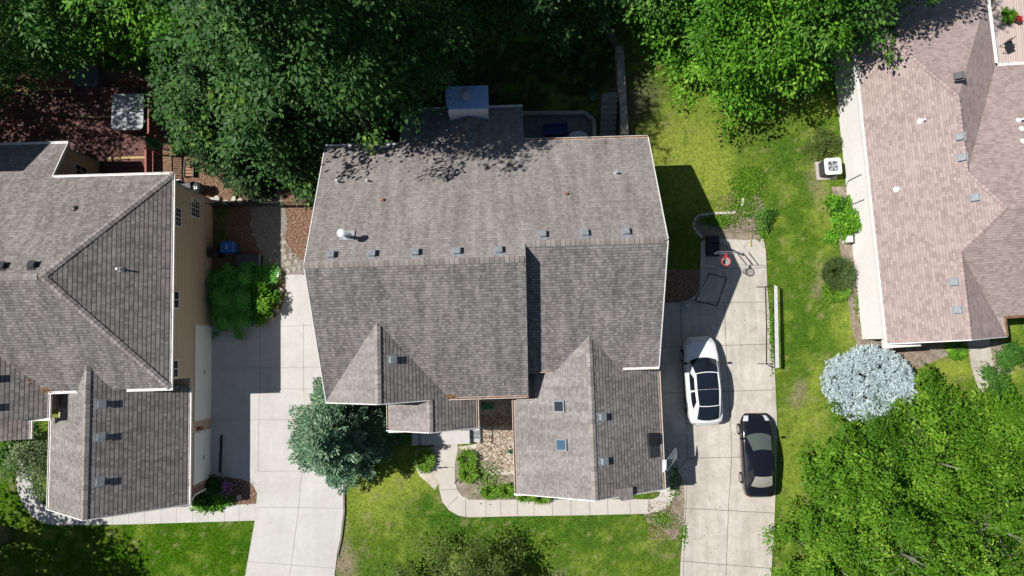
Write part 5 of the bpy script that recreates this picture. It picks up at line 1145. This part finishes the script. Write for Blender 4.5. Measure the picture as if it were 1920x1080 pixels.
# AC unit
x, y = at(1556, 315, .5); A = thing('air_conditioner', (x, y, 0), .06, 'white-topped air conditioning unit on a pad by the white brick wall', 'air conditioner')
MB().box(-.62, -.58, 0, .55, .52, .08).build('pad', M['concR'], A); MB().prism(rrect(.92, .92, .12), .08, .86).build('casing', M['darkgrey'], A)
mb = MB(); o = rrect(.98, .98, .14); n = len(o); inn = [(.36*math.cos(math.atan2(p[1], p[0])), .36*math.sin(math.atan2(p[1], p[0]))) for p in o]
mb.add([(p[0], p[1], .86) for p in o]+[(p[0], p[1], .92) for p in o]+[(p[0], p[1], .93) for p in inn]+[(p[0], p[1], .86) for p in inn], [[i, (i+1) % n, (i+1) % n+n, i+n] for i in range(n)]+[[i+n, (i+1) % n+n, (i+1) % n+2*n, i+2*n] for i in range(n)]+[[i+2*n, (i+1) % n+2*n, (i+1) % n+3*n, i+3*n] for i in range(n)]); mb.build('top_panel', M['whitepl'], A)
mb = MB(); mb.prism([(.36*math.cos(k*.314), .36*math.sin(k*.314)) for k in range(20)], .861, .866, 0); mb.build('fan_well', M['black'], A)
mb = MB()
for k in range(5): a = k*1.2566; mb.add([(math.cos(a)*.08, math.sin(a)*.08, .88), (math.cos(a+.1)*.32, math.sin(a+.1)*.32, .875), (math.cos(a+.75)*.32, math.sin(a+.75)*.32, .90), (math.cos(a+.9)*.08, math.sin(a+.9)*.08, .90)], [(0, 1, 2, 3)])
mb.build('fan', M['galv'], A); mb = MB()
for r in (.12, .19, .26, .33): mb.tube(ring(r, 0, (0, 0, .935)), .005, 4)
for k in range(12): a = k*.5236; mb.bar((0, 0, .935), (math.cos(a)*.36, math.sin(a)*.36, .935), .008, .008)
mb.lathe([(.07, .93), (.07, .95)], (0, 0, 0), 14); mb.build('grille', M['galv'], A)
mb = MB(); q = P(1591, 449, .5); mb.box(q.x-.15, q.y-.18, 0, q.x+.15, q.y+.18, .75); tag(mb.build('utility_box', M['whitepl'], bevel=.02), 'small white utility box under the bright shrub at the brick wall', 'utility box')
# patio table top right
x, y = at(1893, 85, .8); b = thing('patio_chair', (x, y, .35), .4, 'dark wire patio chair on the pinkish boards in the top right corner', 'chair')
MB().box(-.25, -.25, .42, .25, .25, .45).build('seat', M['blackplastic'], b)
mb = MB()
for k in range(5): mb.bar((-.22+k*.11, .24, .45), (-.22+k*.11, .3, .9), .02, .02)
mb.build('backrest', M['black'], b)
for sx in (-.22, .22):
    for sy in (-.22, .22): MB().bar((sx, sy, 0), (sx, sy, .43), .03, .03).build('leg', M['black'], b)
x, y = at(1897, 35, .5); b = thing('planter_pot', (x+.3, y-.1, .35), 0, 'dark pot with small red flowers beside the patio plant', 'planter'); MB().lathe([(.12, 0), (.2, .35), (.17, .36), (.15, .3)], (0, 0, 0), 16).build('pot', M['blackplastic'], b)
rng = np.random.default_rng(5); n = 60; c = rng.normal(size=(n, 3))*np.array([.12, .12, .04])+np.array([0, 0, .42]); V, F = leaves(c, rdir(n, rng), np.tile([0, 0, 1.], (n, 1))+rng.normal(size=(n, 3))*.2, np.full(n, .07), np.full(n, .06)); np_mesh('flower', V, F, M['red'], b)['kind'] = 'stuff'
# =============================================================== CARS
def lerp(a, b, t): return a+(b-a)*t
def interp(tab, y):
    for (y0, v0), (y1, v1) in zip(tab, tab[1:]):
        if y0 <= y <= y1: t = (y-y0)/(y1-y0); t = t*t*(3-2*t)*.5+t*.5; return lerp(v0, v1, t)
    return tab[0][1] if y < tab[0][0] else tab[-1][1]
def patch(mb, f, nu, nv, m=0, flip=False):
    b = len(mb.v)
    for i in range(nu+1):
        for j in range(nv+1): mb.v.append(tuple(f(i/nu, j/nv)))
    for i in range(nu):
        for j in range(nv):
            q = [b+i*(nv+1)+j, b+(i+1)*(nv+1)+j, b+(i+1)*(nv+1)+j+1, b+i*(nv+1)+j+1]; mb.f.append(q[::-1] if flip else q); mb.m.append(m)
def car(loc, rz, s, name, label):
    root = thing(name, loc, rz, label, 'car'); Lh = s['L']/2; W = s['W']/2
    ys_ = list(np.linspace(-Lh, Lh, 49)); wt = s['plan']; ht = s['top']; pm = M[s['paint']]
    mb = MB(); rows = []
    for y in ys_:
        f = y/Lh; w_ = W*interp(wt, f); zt = interp(ht, f); zl = .22+.06*abs(f)**6
        sec = [(w_*.86, zl), (w_*.97, zl+.10), (w_, .52), (w_*.995, zt-.20), (w_*.955, zt-.07), (w_*.86, zt-.015), (w_*.6, zt+.012), (w_*.3, zt+.028), (0, zt+.032)]
        full = sec+[(-a, b) for a, b in sec[-2::-1]]; rows.append([(a, y, b) for a, b in full])
    n = len(rows[0])
    for r in rows: mb.v += r
    for i in range(len(rows)-1):
        for j in range(n-1): a = i*n+j; mb.f.append([a, a+n, a+n+1, a+1]); mb.m.append(0)
    mb.f.append(list(range(n))); mb.m.append(0); mb.f.append(list(range((len(rows)-1)*n, len(rows)*n))[::-1]); mb.m.append(0)
    # closed underside
    for i in range(len(rows)-1): a = i*n; mb.f.append([a, a+n-1, a+2*n-1, a+n]); mb.m.append(0)
    body = mb.build('body', pm, root, smooth=True)
    # greenhouse: base ring and roof ring
    c = s['cab']      # y of windscreen base, roof front, roof rear, rear glass base; half widths
    y0, y1, y2, y3 = c['y']; wb, wr = c['wb'], c['wr']; zr = s['H']
    zB = lambda y: interp(ht, y/Lh)+.02
    def B(y): return wb*interp(c['bt'], (y-y3)/(y0-y3))
    def R_(y): return wr*interp(c['rt'], (y-y2)/(y1-y2))
    crown = .05
    # windscreen (u across, v up)
    def ws(u, v, inset=0):
        k = 2*u-1; kk = k*(1-inset)
        wdt = lerp(B(y0), R_(y1), v); x = kk*wdt; yy = lerp(y0+.20*(1-kk*kk), y1+.08*(1-kk*kk), v); z = lerp(zB(y0)-.02, zr-.02, v)+crown*(1-kk*kk)*.6+.03*math.sin(v*3.14)
        return Vector((x, yy, z))
    def rw(u, v):
        k = 2*u-1; wdt = lerp(B(y3), R_(y2), v); x = k*wdt; yy = lerp(y3-.14*(1-k*k), y2-.05*(1-k*k), v); z = lerp(zB(y3)-.01, zr-.03, v)+crown*(1-k*k)*.6+.04*math.sin(v*3.14)
        return Vector((x, yy, z))
    def rf(u, v):
        k = 2*u-1; v2 = v; yy = lerp(y2-.05*(1-k*k), y1+.08*(1-k*k), v2); x = k*R_(lerp(y2, y1, v2)); z = lerp(zr-.03, zr-.02, v)+crown*(1-k*k)*.6+.045*math.sin(v*3.14)
        return Vector((x, yy, z))
    def sd(sg):
        def f(u, v):   # u from rear to front, v up
            yb_ = lerp(y3, y0, u); yt_ = lerp(y2, y1, u); xb = B(yb_); xt = R_(yt_)
            return Vector((sg*lerp(xb, xt, v), lerp(yb_, yt_, v), lerp(zB(yb_)-.03, zr-.025+.045*math.sin(u*3.14), v)+.02*math.sin(v*3.14)))
        return f
    mb = MB(); patch(mb, rf, 24, 18, 0, True); patch(mb, ws, 24, 12, 0, False); patch(mb, rw, 24, 12, 0, True); patch(mb, sd(1), 16, 5, 0, True); patch(mb, sd(-1), 16, 5, 0)
    mb.build('cabin', pm, root, smooth=True)
    up = Vector((0, 0, .02))
    def sub(f, u0, u1, v0, v1, off):
        return lambda u, v: f(lerp(u0, u1, u), lerp(v0, v1, v))+off
    mb = MB(); patch(mb, sub(ws, .04, .96, .03, .985, Vector((0, .010, .022))), 24, 14); mb.build('windshield', M[s['wsm']], root, smooth=True)
    mb = MB(); patch(mb, sub(rw, .06, .94, .08, .985, Vector((0, -.010, .022))), 24, 14, 0, True); mb.build('rear_window', M[s['rwm']], root, smooth=True)
    for sg in (1, -1):
        for u0, u1 in ((.16, .46), (.50, .84)):
            mb = MB(); patch(mb, sub(sd(sg), u0, u1, .12, .90, Vector((sg*.010, 0, .004))), 10, 4, 0, sg > 0); mb.build('side_window', M['carglass'], root, smooth=True)
    if s.get('glassroof'):
        for v0, v1 in ((.012, .494), (.50, .985)):
            mb = MB(); patch(mb, sub(rf, .07, .93, v0, v1, up), 24, 16, 0, True); mb.build('glass_roof', M['carglass'], root, smooth=True)
    if s.get('rail'):
        for sg in (1, -1):
            mb = MB(); mb.tube([Vector((sg*(R_(lerp(y2, y1, t))+.0), lerp(y2, y1, t), zr+.035+.03*math.sin(t*3.14))) for t in (0, .2, .5, .8, 1)], .016, 6); mb.build('roof_rail', M['galv'], root)
    # lamps
    zt_ = lambda f: interp(ht, f)
    for sg in (1, -1):
        for nm, f0, f1, mt, w0, w1 in (('headlight', .83, .955, s['lampm'], .60, .93), ('tail_light', -.985, -.94, 'rearlamp', .82, .95)):
            def fl(u, v):
                f = lerp(f0, f1, v); k = lerp(w0, w1, u) if nm == 'headlight' else lerp(w0, w1, u); w_ = W*interp(wt, f); zt = zt_(f)
                xk = k*w_; z = interp([(0, zt+.032), (.3, zt+.028), (.6, zt+.012), (.86, zt-.015), (.955, zt-.07), (.995, zt-.2)], k)
                return Vector((sg*xk, f*Lh, z+.012))
            mb = MB(); patch(mb, fl, 6, 5, 0, sg > 0); mb.build(nm, M[mt], root, smooth=True)
        ym = y0-.12; mb = MB(); xm_ = B(ym)+.10; m_ = Matrix.Translation((sg*(xm_+.10), ym, zB(ym)+.09)); mb.frust(-.11, -.06, .11, .08, -.06, .07, .03, 0, m_); mb.bar((sg*(xm_-.14), ym, zB(ym)+.02), (sg*(xm_+.02), ym, zB(ym)+.06), .05, .04); mb.build('mirror', M['blackplastic'] if s['paint'] == 'carwhite' else pm, root, bevel=.015)
        for yw in s['axle']:
            mb = MB(); xo = sg*(W-.20); xo2 = sg*(W+.012)
            mb.tube([(xo, yw, s['wr']), (xo2, yw, s['wr'])], s['wr'], 24); tw_ = mb.build('wheel', M['tyre'], root)
            mb = MB(); mb.tube([(xo2, yw, s['wr']), (xo2+sg*.012, yw, s['wr'])], s['wr']*.66, 20); mb.build('rim', M['alloy'], tw_)
    # seams: hood gap, boot lid gap
    mb = MB()
    for fy, wk in ((s['hood'], .80), (s['boot'], .78)):
        pts_ = []
        for k in range(-8, 9): kk = k/8*wk; w_ = W*interp(wt, fy); pts_.append((kk*w_, fy*Lh+(.10 if fy > 0 else -.06)*(1-kk*kk), interp([(0, .036), (.3, .032), (.6, .016), (.86, -.011)], abs(kk))+zt_(fy)))
        mb.tube(pts_, .006, 4)
    mb.build('panel_gap', M['black'], root)
    if s.get('plate'):
        mb = MB(); mb.box(-.3, -Lh-.012, .45, .3, -Lh-.004, .6); mb.build('number_plate', M['whitepl'], root)
    return root
suv = dict(L=5.0, W=1.98, H=1.62, paint='carwhite', plan=[(-1, .72), (-.94, .88), (-.8, .97), (-.3, 1.0), (.5, 1.0), (.8, .94), (.93, .80), (1, .60)],
           top=[(-1, .82), (-.93, 1.02), (-.8, 1.08), (-.2, 1.03), (.30, 1.02), (.55, .98), (.85, .82), (1, .60)], cab=dict(y=(1.12, .42, -1.35, -2.15), wb=.87, wr=.70, bt=[(0, .80), (.3, .98), (.7, 1.0), (1, .93)], rt=[(0, .92), (.5, 1.0), (1, .97)]),
           wsm='carglass', rwm='carglass', glassroof=True, lampm='headlamp', axle=(1.46, -1.42), wr=.36, hood=.86, boot=-.93)
sed = dict(L=4.62, W=1.80, H=1.45, paint='carblack', plan=[(-1, .74), (-.95, .88), (-.8, .96), (-.3, 1.0), (.5, 1.0), (.8, .94), (.93, .80), (1, .56)],
           top=[(-1, .80), (-.94, .96), (-.75, 1.0), (-.5, .97), (.30, .95), (.55, .91), (.85, .76), (1, .55)], cab=dict(y=(1.08, .32, -1.0, -1.62), wb=.80, wr=.56, bt=[(0, .88), (.3, .98), (.7, 1.0), (1, .95)], rt=[(0, .94), (.5, 1.0), (1, .98)]),
           wsm='carglassclear', rwm='beigeint', lampm='headlamp', axle=(1.42, -1.30), wr=.32, hood=.80, boot=-.80, plate=True)
x, y = at(1318, 713, .8); car((x, y, .05), math.radians(3.2), suv, 'parked_car', 'white crossover with a dark glass roof, half in the house shadow on the right driveway')
x, y = at(1421.5, 853.5, .8); car((x, y, .05), math.radians(1.2), sed, 'parked_car', 'black sedan parked near the grass edge of the right driveway')
# bracket frame hanging off the garage eave of the middle house
x, y = at(1247, 872, 3.0); b = thing('eave_panel', (x, y, 0), .0, 'pale slatted panel and white bracket hung off the garage eave of the middle house', 'panel')
ox4, oy4 = x, y
def el(px, py, z): q = P(px, py, z); return Vector((q.x-ox4, q.y-oy4, z))
mb = MB(); mb.prism([el(1243, 862, 3.2), el(1249, 862, 3.2), el(1249, 878, 3.2), el(1245, 885, 3.2), el(1242, 885, 3.2)], 3.05, 3.25); mb.build('bracket', M['whitepl'], b)
mb = MB(); p0, p1, p2, p3 = el(1249, 864, 3.1), el(1251, 882, 3.1), el(1269, 858, 2.3), el(1267, 840, 2.3)
for q0, q1 in ((p0, p3), (p1, p2), (p0, p1), (p3, p2)): mb.tube([q0, q1], .018, 5)
for k in range(1, 10): mb.tube([p0.lerp(p3, k/10), p1.lerp(p2, k/10)], .014, 4)
mb.build('slat_panel', M['galv'], b)
